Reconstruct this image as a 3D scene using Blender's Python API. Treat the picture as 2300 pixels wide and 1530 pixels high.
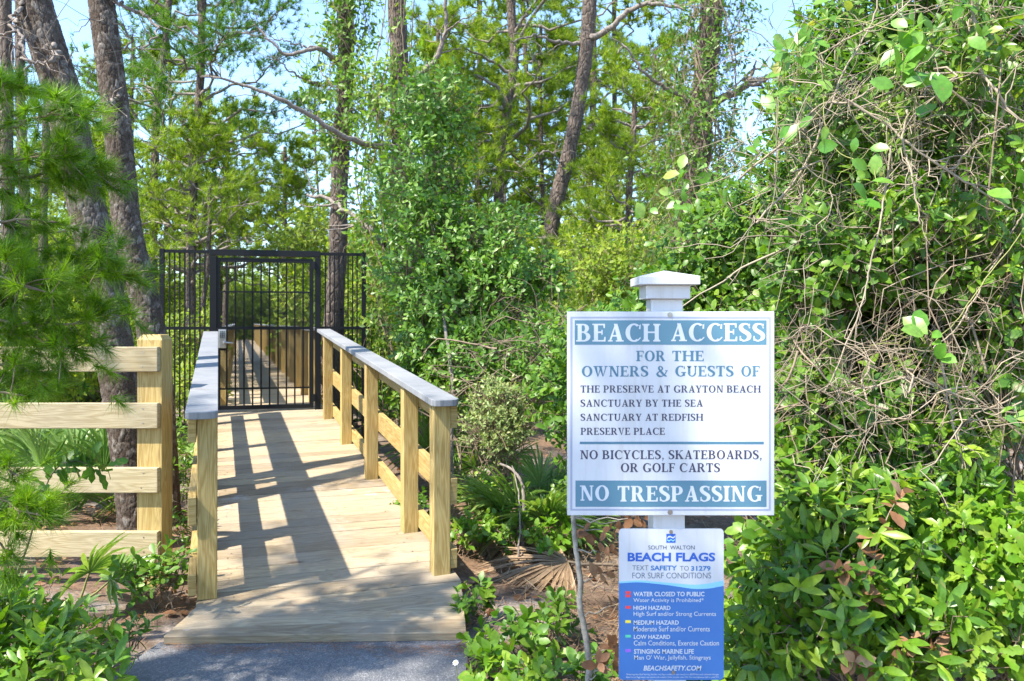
import bpy, math, random
import numpy as np
from mathutils import Vector, Matrix

for o in list(bpy.data.objects):
    bpy.data.objects.remove(o, do_unlink=True)
SC = bpy.context.scene
COL = SC.collection
random.seed(7)
RNG = np.random.default_rng(7)

# ------------------------------------------------------------------ camera, light, exposure
F = 1790.0      # focal length in photo pixels (28 mm on a full frame, 2300 px wide)
CZ = 1.42       # eye height above the asphalt
HY = 725.0      # horizon row in the photo

cam_d = bpy.data.cameras.new('camera')
cam = bpy.data.objects.new('camera', cam_d)
COL.objects.link(cam)
cam.location = (0, 0, CZ)
cam.rotation_euler = (math.radians(90), 0, 0)
cam_d.sensor_width = 36.0
cam_d.lens = 36.0 * F / 2300.0
cam_d.shift_y = -40.0 / 2300.0
cam_d.clip_start = 0.05
cam_d.clip_end = 2000.0
cam_d.dof.use_dof = True
cam_d.dof.focus_distance = 3.4
cam_d.dof.aperture_fstop = 7.1
SC.camera = cam

SUN_DIR = Vector((-0.62, -0.42, 1.0)).normalized()     # towards the sun: left, a little behind the camera
sun_el = math.asin(SUN_DIR.z)
sun_az = math.atan2(SUN_DIR.x, SUN_DIR.y)
world = bpy.data.worlds.new('World')
SC.world = world
world.use_nodes = True
wnt = world.node_tree
wnt.nodes.clear()
sky = wnt.nodes.new('ShaderNodeTexSky')
sky.sky_type = 'NISHITA'
sky.sun_disc = False
sky.sun_elevation = sun_el
sky.sun_rotation = sun_az
sky.air_density = 1.0
sky.dust_density = 0.35
sky.ozone_density = 4.0
bg = wnt.nodes.new('ShaderNodeBackground')
bg.inputs['Strength'].default_value = 0.15
wo = wnt.nodes.new('ShaderNodeOutputWorld')
tint = wnt.nodes.new('ShaderNodeMix'); tint.data_type = 'RGBA'; tint.blend_type = 'MULTIPLY'; tint.inputs[0].default_value = 1.0
tint.inputs[7].default_value = (0.90, 0.905, 0.92, 1.0)
wnt.links.new(sky.outputs[0], tint.inputs[6]); wnt.links.new(tint.outputs[2], bg.inputs['Color'])
wnt.links.new(bg.outputs[0], wo.inputs['Surface'])

sun_d = bpy.data.lights.new('sun', 'SUN')
sun_d.energy = 3.5
sun_d.angle = math.radians(0.75)
sun_d.color = (1.0, 0.93, 0.82)
sun = bpy.data.objects.new('sun', sun_d)
COL.objects.link(sun)
sun.rotation_euler = (-SUN_DIR).to_track_quat('-Z', 'Y').to_euler()
sun.location = (-12, -8, 20)

SC.view_settings.view_transform = 'Standard'
SC.view_settings.look = 'None'
SC.view_settings.exposure = 1.95
SC.view_settings.gamma = 1.0
SC.view_settings.use_curve_mapping = False
SC.render.engine = 'CYCLES'
SC.cycles.use_denoising = True
SC.cycles.max_bounces = 8
SC.cycles.transparent_max_bounces = 8
SC.cycles.use_adaptive_sampling = False

def P(px, py, Y):
    """the point at depth Y that the photo shows at pixel (px, py)"""
    return np.array(((px - 1150.0) / F * Y, Y, CZ - (py - HY) / F * Y))

# ------------------------------------------------------------------ geometry helpers
class Geo:
    def __init__(self):
        self.V, self.L, self.T, self.R, self.U, self.M = [], [], [], [], [], []
        self.n = 0
    def add(self, V, L, T, rnd=0.5, uv=None, mi=0):
        V = np.asarray(V, dtype=np.float64).reshape(-1, 3)
        L = np.asarray(L, dtype=np.int64).ravel()
        T = np.asarray(T, dtype=np.int64).ravel()
        self.V.append(V); self.L.append(L + self.n); self.T.append(T)
        self.R.append(np.broadcast_to(np.asarray(rnd, dtype=np.float64), (len(V),)))
        self.U.append(np.zeros((len(L), 2)) if uv is None else np.asarray(uv, dtype=np.float64))
        self.M.append(np.full(len(T), mi, dtype=np.int64))
        self.n += len(V)
    def build(self, name, mats, parent=None, smooth=False, base=None, bevel=0.0):
        V = np.concatenate(self.V); L = np.concatenate(self.L); T = np.concatenate(self.T)
        if base is not None:
            V = V - np.asarray(base)
        me = bpy.data.meshes.new(name)
        me.vertices.add(len(V)); me.vertices.foreach_set('co', V.ravel())
        me.loops.add(len(L)); me.loops.foreach_set('vertex_index', L.astype(np.int32))
        st = np.concatenate(([0], np.cumsum(T)[:-1])).astype(np.int32)
        me.polygons.add(len(T)); me.polygons.foreach_set('loop_start', st)
        me.polygons.foreach_set('material_index', np.concatenate(self.M).astype(np.int32))
        me.polygons.foreach_set('use_smooth', np.full(len(T), bool(smooth)))
        me.update(calc_edges=True)
        a = me.attributes.new('rnd', 'FLOAT', 'POINT')
        a.data.foreach_set('value', np.concatenate(self.R).astype(np.float32))
        uvl = me.uv_layers.new(name='uv')
        uvl.data.foreach_set('uv', np.concatenate(self.U).astype(np.float32).ravel())
        me.validate()
        for m in (mats if isinstance(mats, (list, tuple)) else [mats]):
            me.materials.append(m)
        o = bpy.data.objects.new(name, me)
        COL.objects.link(o)
        if base is not None:
            o.location = base
        if parent is not None:
            o.parent = parent
            o.location = Vector(o.location) - Vector(parent.location) if parent.parent is None else Vector(o.location) - Vector(parent['wloc'])
        o['wloc'] = tuple(base) if base is not None else (0.0, 0.0, 0.0)
        if bevel:
            b = o.modifiers.new('bevel', 'BEVEL'); b.width = bevel; b.segments = 2; b.limit_method = 'ANGLE'
        return o

def tag(o, label, cat, group=None, kind=None):
    if label: o['label'] = label
    if cat: o['category'] = cat
    if group: o['group'] = group
    if kind: o['kind'] = kind
    return o

def thing(name, label, cat, loc=(0, 0, 0), group=None):
    o = bpy.data.objects.new(name, None)
    o.empty_display_size = 0.1
    COL.objects.link(o)
    o.location = loc
    o['wloc'] = tuple(loc)
    return tag(o, label, cat, group)

def copy_tree(o, parent=None):
    c = o.copy(); COL.objects.link(c)
    if parent is not None: c.parent = parent
    for ch in [x for x in COL.objects if x.parent == o]:
        copy_tree(ch, c)
    return c

def nrm(a):
    a = np.asarray(a, dtype=np.float64)
    return a / np.maximum(np.linalg.norm(a, axis=-1, keepdims=True), 1e-9)

def frames(d, hint):
    """rows: leaf axis d becomes local +Y, local +Z is close to hint"""
    d = nrm(d)
    x = np.cross(d, hint); bad = np.linalg.norm(x, axis=-1) < 1e-4
    x[bad] = np.cross(d[bad], np.array((0.31, 0.77, 0.55)))
    x = nrm(x); z = np.cross(x, d)
    return np.stack((x, d, z), axis=-1)      # columns

def scatter(G, tmpl, pos, R, size, rnd, mi=0):
    tv, tL, tT = tmpl
    N = len(pos)
    size = np.broadcast_to(np.asarray(size, dtype=np.float64), (N,))
    V = pos[:, None, :] + size[:, None, None] * np.einsum('nij,kj->nki', R, tv)
    L = (tL[None, :] + (np.arange(N) * len(tv))[:, None]).ravel()
    T = np.tile(tT, N)
    G.add(V.reshape(-1, 3), L, T, np.repeat(np.broadcast_to(rnd, (N,)), len(tv)), None, mi)

def leaf_t(ts, ws, fold=0.25, curl=0.12, stalk=0.0):
    """leaf along +Y, unit length: ts/ws are the stations and half widths between the two points"""
    v = [(0, 0, 0)]
    for t, w in zip(ts, ws):
        z = -curl * t * t
        v += [(-w, t, z + w * fold), (0, t, z), (w, t, z + w * fold)]
    v.append((0, 1, -curl))
    L, T = [], []
    L += [0, 2, 1, 0, 3, 2]; T += [3, 3]
    for k in range(len(ts) - 1):
        a = 1 + 3 * k; b = a + 3
        L += [a, a + 1, b + 1, b, a + 1, a + 2, b + 2, b + 1]; T += [4, 4]
    a = 1 + 3 * (len(ts) - 1); e = len(v) - 1
    L += [a, a + 1, e, a + 1, a + 2, e]; T += [3, 3]
    v = np.array(v, dtype=np.float64)
    if stalk:
        v[:, 1] = v[:, 1] * (1 - stalk) + stalk
        v[0, 1] = 0
    return v, np.array(L), np.array(T)

LEAF_OBOVATE = leaf_t((0.3, 0.62, 0.86), (0.10, 0.21, 0.19), 0.22, 0.15)
LEAF_OVAL = leaf_t((0.16, 0.45, 0.78), (0.2, 0.31, 0.22), 0.18, 0.2, 0.06)
LEAF_LANCE = leaf_t((0.2, 0.5, 0.8), (0.1, 0.16, 0.11), 0.3, 0.22)
LEAF_OAK = leaf_t((0.18, 0.34, 0.5, 0.64, 0.82), (0.15, 0.1, 0.24, 0.16, 0.2), 0.2, 0.2)
LEAF_SMALL = leaf_t((0.45,), (0.23,), 0.25, 0.1)
LEAF_BLADE = leaf_t((0.3, 0.65), (0.028, 0.026), 0.5, 0.12)
NEEDLE = (np.array(((-0.5, 0, 0), (0.5, 0, 0), (0, 1, 0)), dtype=np.float64), np.array((0, 1, 2)), np.array((3,)))

def tubes(G, paths, radii, sides=3, rnd=0.5, mi=0):
    """many tubes of the same number of points: paths (N,K,3), radii (N,K)"""
    paths = np.asarray(paths, dtype=np.float64); N, K, _ = paths.shape
    radii = np.broadcast_to(np.asarray(radii, dtype=np.float64), (N, K))
    tan = np.gradient(paths, axis=1); tan = nrm(tan)
    ref = np.where(np.abs(tan[:, :1, 2:3]) < 0.8, np.array((0, 0, 1.0)), np.array((1.0, 0, 0)))
    a = nrm(np.cross(tan, np.broadcast_to(ref, tan.shape)))
    b = np.cross(tan, a)
    ang = np.arange(sides) / sides * 2 * math.pi
    V = paths[:, :, None, :] + radii[:, :, None, None] * (np.cos(ang)[None, None, :, None] * a[:, :, None, :] + np.sin(ang)[None, None, :, None] * b[:, :, None, :])
    base = (np.arange(N) * K * sides)[:, None, None]
    k = np.arange(K - 1)[None, :, None] * sides
    s = np.arange(sides)[None, None, :]; s2 = (s + 1) % sides
    q = np.stack(np.broadcast_arrays(base + k + s, base + k + s2, base + k + sides + s2, base + k + sides + s), axis=-1)
    rn = np.broadcast_to(np.asarray(rnd, dtype=np.float64), (N,))
    G.add(V.reshape(-1, 3), q.ravel(), np.full(N * (K - 1) * sides, 4), np.repeat(rn, K * sides), None, mi)

def resample(pts, n):
    pts = np.asarray(pts, dtype=np.float64)
    t = np.concatenate(([0], np.cumsum(np.linalg.norm(np.diff(pts[:, :3], axis=0), axis=1))))
    q = np.linspace(0, t[-1], n)
    # Catmull-Rom by arc length
    out = np.empty((n, pts.shape[1]))
    for i, s in enumerate(q):
        j = min(max(np.searchsorted(t, s) - 1, 0), len(pts) - 2)
        u = (s - t[j]) / max(t[j + 1] - t[j], 1e-9)
        p0 = pts[max(j - 1, 0)]; p1 = pts[j]; p2 = pts[j + 1]; p3 = pts[min(j + 2, len(pts) - 1)]
        out[i] = 0.5 * ((2 * p1) + (p2 - p0) * u + (2 * p0 - 5 * p1 + 4 * p2 - p3) * u * u + (3 * p1 - p0 - 3 * p2 + p3) * u ** 3)
    return out

def box(G, lo, hi, rnd=0.5, mi=0):
    x0, y0, z0 = lo; x1, y1, z1 = hi
    obox(G, ((x0 + x1) / 2, (y0 + y1) / 2, (z0 + z1) / 2), (1, 0, 0), (0, 1, 0), (0, 0, 1), abs(x1 - x0), abs(y1 - y0), abs(z1 - z0), rnd, mi)

def obox(G, c, ax, ay, az, lx, ly, lz, rnd=0.5, mi=0):
    """box with its axes; the uv runs along the longest side, in metres"""
    c = np.asarray(c, float); A = [np.asarray(v, float) for v in (ax, ay, az)]; Ln = [lx, ly, lz]
    o = int(np.argmax(Ln)); off = RNG.random(2) * 40
    V = np.array([c + sx * A[0] * lx / 2 + sy * A[1] * ly / 2 + sz * A[2] * lz / 2 for sz in (-1, 1) for sy in (-1, 1) for sx in (-1, 1)])
    fs = [((0, 2, 3, 1), 2, 0, 1), ((4, 5, 7, 6), 2, 0, 1), ((0, 1, 5, 4), 1, 0, 2), ((2, 6, 7, 3), 1, 0, 2), ((0, 4, 6, 2), 0, 1, 2), ((1, 3, 7, 5), 0, 1, 2)]
    L, UV = [], []
    for f, n, i, j in fs:
        if j == o: i, j = j, i
        for q in f:
            s = [1 if q & 1 else -1, 1 if q & 2 else -1, 1 if q & 4 else -1]
            UV.append((off[0] + s[i] * Ln[i] / 2, off[1] + n * 0.37 + s[j] * Ln[j] / 2))
        L += list(f)
    G.add(V, L, [4] * 6, rnd, UV, mi)

def beam(G, a, b, w, h, up=(0, 0, 1), rnd=0.5, mi=0):
    """rectangular bar from a to b: w across, h along up"""
    a = np.asarray(a, float); b = np.asarray(b, float)
    d = nrm(b - a); u = np.asarray(up, float); u = nrm(u - d * np.dot(u, d)); s = np.cross(d, u)
    obox(G, (a + b) / 2, d, s, u, float(np.linalg.norm(b - a)), w, h, rnd, mi)

def prism(G, poly, z0, z1, axes=None, org=(0, 0, 0), rnd=0.5, mi=0):
    """outline (2D, anticlockwise) pushed from z0 to z1 along the third axis"""
    X, Y, Z = [np.asarray(v, float) for v in (axes or ((1, 0, 0), (0, 1, 0), (0, 0, 1)))]
    org = np.asarray(org, float); n = len(poly)
    V = [org + X * p[0] + Y * p[1] + Z * z for z in (z0, z1) for p in poly]
    L = list(range(n - 1, -1, -1)) + list(range(n, 2 * n)); T = [n, n]
    for i in range(n):
        j = (i + 1) % n
        L += [i, j, n + j, n + i]; T.append(4)
    uv = [(V[q][0] + V[q][2] * .37, V[q][1]) for q in L]
    G.add(V, L, T, rnd, uv, mi)

def disc(G, c, n, r, depth, sides=16, rnd=0.5, mi=0):
    n = nrm(n); a = nrm(np.cross(n, (0.2, 0.3, 0.93))); b = np.cross(n, a)
    prism(G, [(r * math.cos(t), r * math.sin(t)) for t in np.linspace(0, 2 * math.pi, sides, endpoint=False)], 0, depth, (a, b, n), c, rnd, mi)

def gz(x, y):
    """height of the natural ground"""
    x = np.asarray(x, float); y = np.asarray(y, float)
    h = -0.045 - 0.05 * np.clip((y - 4) / 6, 0, 1)
    h = h + 0.03 * np.sin(x * 1.7 + 0.4) * np.sin(y * 1.3 + 1.1) * np.clip((y - 3.5) / 3, 0, 1) + 0.012 * np.sin(x * 5.1 + y * 3.3) + 0.008 * np.sin(x * 11.3 - y * 9.1)
    return h

# ------------------------------------------------------------------ materials
def new_mat(name):
    m = bpy.data.materials.new(name); m.use_nodes = True
    nt = m.node_tree; nt.nodes.clear()
    out = nt.nodes.new('ShaderNodeOutputMaterial')
    return m, nt, out

def nd(nt, t, **kw):
    n = nt.nodes.new(t)
    for k, v in kw.items():
        if k.startswith('i_'):
            key = k[2:]; key = int(key) if key.isdigit() else key.replace('_', ' ')
            n.inputs[key].default_value = v
        else:
            setattr(n, k, v)
    return n

def ramp(nt, stops, interp='LINEAR'):
    n = nt.nodes.new('ShaderNodeValToRGB'); cr = n.color_ramp; cr.interpolation = interp
    while len(cr.elements) < len(stops): cr.elements.new(0.5)
    for e, (p, c) in zip(cr.elements, stops):
        e.position = p; e.color = (c[0], c[1], c[2], 1.0)
    return n

def mix_col(nt, fac, a, b, mode='MIX'):
    n = nt.nodes.new('ShaderNodeMix'); n.data_type = 'RGBA'; n.blend_type = mode
    for i, v in ((0, fac), (6, a), (7, b)):
        if hasattr(v, 'is_output'): nt.links.new(v, n.inputs[i])
        else: n.inputs[i].default_value = v if i == 0 else (v[0], v[1], v[2], 1.0)
    return n.outputs[2]

def leaf_mat(name, stops, transl=0.4, rough=0.42, spec=0.4, tint=(1.25, 1.3, 0.45)):
    m, nt, out = new_mat(name); lk = nt.links.new
    at = nd(nt, 'ShaderNodeAttribute', attribute_name='rnd')
    r = ramp(nt, stops); lk(at.outputs['Fac'], r.inputs[0])
    ns = nd(nt, 'ShaderNodeTexNoise', i_Scale=60.0, i_Detail=2.0)
    tc = nd(nt, 'ShaderNodeTexCoord'); lk(tc.outputs['Object'], ns.inputs['Vector'])
    nr = ramp(nt, [(0.3, (0.78, 0.78, 0.78)), (0.7, (1.12, 1.12, 1.12))]); lk(ns.outputs['Fac'], nr.inputs[0])
    c = mix_col(nt, 1.0, r.outputs[0], nr.outputs[0], 'MULTIPLY')
    n6 = nd(nt, 'ShaderNodeTexNoise', i_Scale=26.0, i_Detail=3.0); lk(tc.outputs['Object'], n6.inputs['Vector'])      # blemishes
    r6 = ramp(nt, [(0.64, (0, 0, 0)), (0.72, (0.55, 0.55, 0.55))]); lk(n6.outputs['Fac'], r6.inputs[0])
    c = mix_col(nt, r6.outputs[0], c, (0.25, 0.20, 0.06))
    p = nd(nt, 'ShaderNodeBsdfPrincipled', i_Roughness=rough)
    p.inputs['Specular IOR Level'].default_value = spec
    lk(c, p.inputs['Base Color'])
    t = nd(nt, 'ShaderNodeBsdfTranslucent')
    ct = mix_col(nt, 1.0, c, tint, 'MULTIPLY'); lk(ct, t.inputs['Color'])
    mx = nd(nt, 'ShaderNodeMixShader', i_0=transl)
    lk(p.outputs[0], mx.inputs[1]); lk(t.outputs[0], mx.inputs[2]); lk(mx.outputs[0], out.inputs[0])
    return m

def flat_mat(name, col, rough=0.5, metal=0.0, spec=0.5, noise=0.0, nscale=20.0, bump=0.0, streak=0.0):
    m, nt, out = new_mat(name); lk = nt.links.new
    p = nd(nt, 'ShaderNodeBsdfPrincipled', i_Roughness=rough, i_Metallic=metal)
    p.inputs['Specular IOR Level'].default_value = spec
    p.inputs['Base Color'].default_value = (*col, 1)
    if noise or bump:
        tc = nd(nt, 'ShaderNodeTexCoord')
        ns = nd(nt, 'ShaderNodeTexNoise', i_Scale=nscale, i_Detail=5.0, i_Roughness=0.65); lk(tc.outputs['Object'], ns.inputs['Vector'])
        if noise:
            r = ramp(nt, [(0.3, tuple(c * (1 - noise) for c in col)), (0.7, tuple(min(1, c * (1 + noise)) for c in col))])
            lk(ns.outputs['Fac'], r.inputs[0]); lk(r.outputs[0], p.inputs['Base Color'])
            if streak:                                               # run-off streaks and grime
                ms = nd(nt, 'ShaderNodeMapping'); ms.inputs['Scale'].default_value = (38, 38, 2.2); lk(tc.outputs['Object'], ms.inputs[0])
                n5 = nd(nt, 'ShaderNodeTexNoise', i_Scale=1.0, i_Detail=6.0, i_Roughness=0.7); lk(ms.outputs[0], n5.inputs['Vector'])
                r5 = ramp(nt, [(0.5, (1, 1, 1)), (0.8, (1 - streak, 1 - streak * 1.1, 1 - streak * 1.5))]); lk(n5.outputs['Fac'], r5.inputs[0])
                lk(mix_col(nt, 1.0, r.outputs[0], r5.outputs[0], 'MULTIPLY'), p.inputs['Base Color'])
        if bump:
            b = nd(nt, 'ShaderNodeBump', i_Strength=bump, i_Distance=0.004); lk(ns.outputs['Fac'], b.inputs['Height']); lk(b.outputs[0], p.inputs['Normal'])
    lk(p.outputs[0], out.inputs[0])
    return m

def wood_mat(name, pale, dark, grey=(0.3, 0.28, 0.22), wear=0.0, rough=0.65, stain=None, var=1.0):
    m, nt, out = new_mat(name); lk = nt.links.new
    uv = nd(nt, 'ShaderNodeUVMap', uv_map='uv')
    mp = nd(nt, 'ShaderNodeMapping'); mp.inputs['Scale'].default_value = (1.1, 13.0, 1.0); lk(uv.outputs[0], mp.inputs[0])
    n1 = nd(nt, 'ShaderNodeTexNoise', i_Scale=1.6, i_Detail=3.0, i_Distortion=0.6); lk(mp.outputs[0], n1.inputs['Vector'])
    # growth rings: bands of the stretched noise
    mul = nd(nt, 'ShaderNodeMath', operation='MULTIPLY', i_1=16.0); lk(n1.outputs['Fac'], mul.inputs[0])
    fr = nd(nt, 'ShaderNodeMath', operation='PINGPONG', i_1=1.0); lk(mul.outputs[0], fr.inputs[0])
    mp2 = nd(nt, 'ShaderNodeMapping'); mp2.inputs['Scale'].default_value = (4.0, 160.0, 1.0); lk(uv.outputs[0], mp2.inputs[0])
    n2 = nd(nt, 'ShaderNodeTexNoise', i_Scale=1.0, i_Detail=4.0); lk(mp2.outputs[0], n2.inputs['Vector'])
    ad = nd(nt, 'ShaderNodeMath', operation='MULTIPLY_ADD', i_1=0.65, i_2=-0.12); lk(fr.outputs[0], ad.inputs[0])
    ad2 = nd(nt, 'ShaderNodeMath', operation='MULTIPLY_ADD', i_1=0.45); lk(n2.outputs['Fac'], ad2.inputs[0]); lk(ad.outputs[0], ad2.inputs[2])
    r = ramp(nt, [(0.1, pale), (0.75, dark)]); lk(ad2.outputs[0], r.inputs[0])
    # knots
    mp3 = nd(nt, 'ShaderNodeMapping'); mp3.inputs['Scale'].default_value = (1.6, 7.0, 1.0); lk(uv.outputs[0], mp3.inputs[0])
    vo = nd(nt, 'ShaderNodeTexVoronoi', i_Scale=1.0, i_Randomness=1.0); lk(mp3.outputs[0], vo.inputs['Vector'])
    kr = ramp(nt, [(0.035, (0.95, 0.95, 0.95)), (0.105, (0, 0, 0))]); lk(vo.outputs['Distance'], kr.inputs[0])
    c = mix_col(nt, kr.outputs[0], r.outputs[0], (0.12, 0.062, 0.025))
    at = nd(nt, 'ShaderNodeAttribute', attribute_name='rnd')
    rr = ramp(nt, [(0.0, (1 - .2 * var, 1 - .22 * var, 1 - .24 * var)), (0.5, (1, 1, 1)), (1.0, (1 + .1 * var, 1 + .08 * var, 1 + .03 * var))]); lk(at.outputs['Fac'], rr.inputs[0])
    c = mix_col(nt, 1.0, c, rr.outputs[0], 'MULTIPLY')
    tc = nd(nt, 'ShaderNodeTexCoord')
    if wear:
        n3 = nd(nt, 'ShaderNodeTexNoise', i_Scale=2.3, i_Detail=6.0, i_Roughness=0.7); lk(tc.outputs['Object'], n3.inputs['Vector'])
        wr = ramp(nt, [(0.42, (0, 0, 0)), (0.66, (wear, wear, wear))]); lk(n3.outputs['Fac'], wr.inputs[0])
        c = mix_col(nt, wr.outputs[0], c, grey)
    if stain:
        n4 = nd(nt, 'ShaderNodeTexNoise', i_Scale=1.1, i_Detail=7.0, i_Roughness=0.72); lk(tc.outputs['Object'], n4.inputs['Vector'])
        sr = ramp(nt, [(0.6, (0, 0, 0)), (0.66, (0.75, 0.75, 0.75))]); lk(n4.outputs['Fac'], sr.inputs[0])
        c = mix_col(nt, sr.outputs[0], c, stain)
    p = nd(nt, 'ShaderNodeBsdfPrincipled', i_Roughness=rough); p.inputs['Specular IOR Level'].default_value = 0.3
    lk(c, p.inputs['Base Color'])
    b = nd(nt, 'ShaderNodeBump', i_Strength=0.25, i_Distance=0.002); lk(ad2.outputs[0], b.inputs['Height']); lk(b.outputs[0], p.inputs['Normal'])
    lk(p.outputs[0], out.inputs[0])
    return m

def bark_mat(name, stops, scale=(9, 9, 4), bump=0.8, dist=0.02, use_rnd=False):
    m, nt, out = new_mat(name); lk = nt.links.new
    tc = nd(nt, 'ShaderNodeTexCoord')
    mp = nd(nt, 'ShaderNodeMapping'); mp.inputs['Scale'].default_value = scale; lk(tc.outputs['Object'], mp.inputs[0])
    vo = nd(nt, 'ShaderNodeTexVoronoi', feature='DISTANCE_TO_EDGE', i_Scale=1.6); lk(mp.outputs[0], vo.inputs['Vector'])
    ns = nd(nt, 'ShaderNodeTexNoise', i_Scale=3.0, i_Detail=8.0, i_Roughness=0.7); lk(mp.outputs[0], ns.inputs['Vector'])
    at = nd(nt, 'ShaderNodeAttribute', attribute_name='rnd')
    r = ramp(nt, stops)
    if use_rnd:
        a = nd(nt, 'ShaderNodeMath', operation='MULTIPLY_ADD', i_1=1.5, i_2=-0.5); lk(ns.outputs['Fac'], a.inputs[0])
        a2 = nd(nt, 'ShaderNodeMath', operation='MULTIPLY_ADD', i_1=0.5); lk(at.outputs['Fac'], a2.inputs[0]); lk(a.outputs[0], a2.inputs[2])
        lk(a2.outputs[0], r.inputs[0])
    else:
        lk(ns.outputs['Fac'], r.inputs[0])
    p = nd(nt, 'ShaderNodeBsdfPrincipled', i_Roughness=0.85); p.inputs['Specular IOR Level'].default_value = 0.2
    lk(r.outputs[0], p.inputs['Base Color'])
    mn = nd(nt, 'ShaderNodeMath', operation='MINIMUM', i_1=0.18); lk(vo.outputs['Distance'], mn.inputs[0])
    h = nd(nt, 'ShaderNodeMath', operation='MULTIPLY_ADD', i_1=(0.6 if use_rnd else 4.0)); lk(mn.outputs[0], h.inputs[0]); lk(ns.outputs['Fac'], h.inputs[2])
    b = nd(nt, 'ShaderNodeBump', i_Strength=bump, i_Distance=dist); lk(h.outputs[0], b.inputs['Height']); lk(b.outputs[0], p.inputs['Normal'])
    lk(p.outputs[0], out.inputs[0])
    return m

M = {}
M['post_wood'] = wood_mat('treated_pine', (0.46, 0.345, 0.135), (0.31, 0.205, 0.058), wear=0.2, grey=(0.33, 0.265, 0.15))
M['rail_wood'] = wood_mat('pale_pine_board', (0.44, 0.37, 0.225), (0.30, 0.235, 0.12), wear=0.4, grey=(0.33, 0.295, 0.21))
M['deck_wood'] = wood_mat('deck_pine', (0.40, 0.325, 0.21), (0.275, 0.21, 0.13), wear=0.6, grey=(0.29, 0.255, 0.205), stain=(0.44, 0.42, 0.39), var=1.6)
M['cap'] = wood_mat('grey_cap_board', (0.24, 0.25, 0.262), (0.165, 0.172, 0.184), wear=0.6, grey=(0.31, 0.31, 0.305), rough=0.5)
M['black'] = flat_mat('black_powder_coat', (0.004, 0.0045, 0.0055), 0.45, 0.0, 0.25, 0.2, 8.0)
M['steel'] = flat_mat('brushed_steel', (0.5, 0.49, 0.47), 0.3, 0.9)
M['screw'] = flat_mat('screw_steel', (0.35, 0.33, 0.3), 0.35, 0.9)
M['vinyl'] = flat_mat('white_vinyl', (0.53, 0.53, 0.53), 0.35, 0, 0.5, 0.05, 14, streak=0.22)
M['panel'] = flat_mat('white_sign_panel', (0.55, 0.56, 0.575), 0.3, 0, 0.5, 0.06, 5, streak=0.16)
M['lilac'] = flat_mat('grey_border', (0.30, 0.33, 0.42), 0.35)
M['teal'] = flat_mat('teal_print', (0.085, 0.20, 0.265), 0.33, 0, 0.5, 0.03, 9)
M['teal_ink'] = flat_mat('teal_ink', (0.065, 0.17, 0.24), 0.35)
M['navy'] = flat_mat('navy_ink', (0.04, 0.04, 0.075), 0.35)
M['white_ink'] = flat_mat('white_ink', (0.57, 0.59, 0.61), 0.35)
M['blue'] = flat_mat('blue_print', (0.045, 0.16, 0.42), 0.3, 0, 0.5, 0.03, 9)
M['blue_ink'] = flat_mat('blue_ink', (0.018, 0.10, 0.42), 0.35)
M['sky_ink'] = flat_mat('light_blue_ink', (0.24, 0.55, 0.80), 0.35)
M['grey_ink'] = flat_mat('grey_ink', (0.11, 0.145, 0.19), 0.35)
M['slate_ink'] = flat_mat('slate_ink', (0.03, 0.06, 0.11), 0.35)
M['mid_ink'] = flat_mat('mid_blue_ink', (0.04, 0.17, 0.40), 0.35)
for k, c in (('red', (0.75, 0.06, 0.07)), ('yellow', (0.85, 0.68, 0.06)), ('green', (0.09, 0.55, 0.32)), ('purple', (0.30, 0.12, 0.60))):
    M[k] = flat_mat(k + '_ink', c, 0.35)
M['bark_plate'] = bark_mat('plated_pine_bark', [(0.1, (0.032, 0.02, 0.013)), (0.38, (0.075, 0.056, 0.042)), (0.62, (0.12, 0.10, 0.082)), (0.85, (0.215, 0.195, 0.17)), (1.0, (0.36, 0.335, 0.30))], (34, 34, 22), 0.9, 0.006, True)
M['bark'] = bark_mat('pine_bark', [(0.3, (0.045, 0.03, 0.022)), (0.5, (0.115, 0.088, 0.07)), (0.72, (0.225, 0.185, 0.155))], (10, 10, 4.5), 0.9, 0.03)
M['limb'] = bark_mat('grey_limb_bark', [(0.3, (0.10, 0.08, 0.065)), (0.7, (0.30, 0.26, 0.225))], (14, 14, 8), 0.6, 0.01)
M['twig'] = flat_mat('dry_twig', (0.21, 0.16, 0.11), 0.8, 0, 0.2, 0.35, 4.0)
M['pale_twig'] = flat_mat('bleached_twig', (0.28, 0.23, 0.165), 0.8, 0, 0.2, 0.3, 4.0)
M['stem'] = flat_mat('shrub_stem', (0.19, 0.145, 0.10), 0.8, 0, 0.2, 0.4, 9.0, 0.4)
M['lichen'] = flat_mat('lichened_bark', (0.27, 0.25, 0.21), 0.85, 0, 0.2, 0.5, 30.0, 0.6)
M['green_stem'] = flat_mat('green_vine_stem', (0.22, 0.23, 0.07), 0.6, 0, 0.3, 0.3, 9.0)
G1, G2 = (0.022, 0.085, 0.012), (0.055, 0.17, 0.018)
M['needle_near'] = leaf_mat('near_needles', [(0, (0.06, 0.145, 0.005)), (0.6, (0.135, 0.275, 0.008)), (1, (0.26, 0.41, 0.02))], 0.48, 0.4)
M['needle'] = leaf_mat('pine_needles', [(0, (0.10, 0.185, 0.014)), (0.5, (0.215, 0.32, 0.022)), (1, (0.36, 0.43, 0.05))], 0.52, 0.55)
M['needle_dark'] = leaf_mat('dark_pine_needles', [(0, (0.05, 0.135, 0.018)), (0.6, (0.10, 0.22, 0.024)), (1, (0.19, 0.31, 0.04))], 0.5, 0.55)
M['leaf_yaupon'] = leaf_mat('glossy_shrub_leaves', [(0, (0.055, 0.15, 0.014)), (0.6, (0.12, 0.255, 0.024)), (1, (0.25, 0.39, 0.06))], 0.4, 0.42, 0.5)
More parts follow.
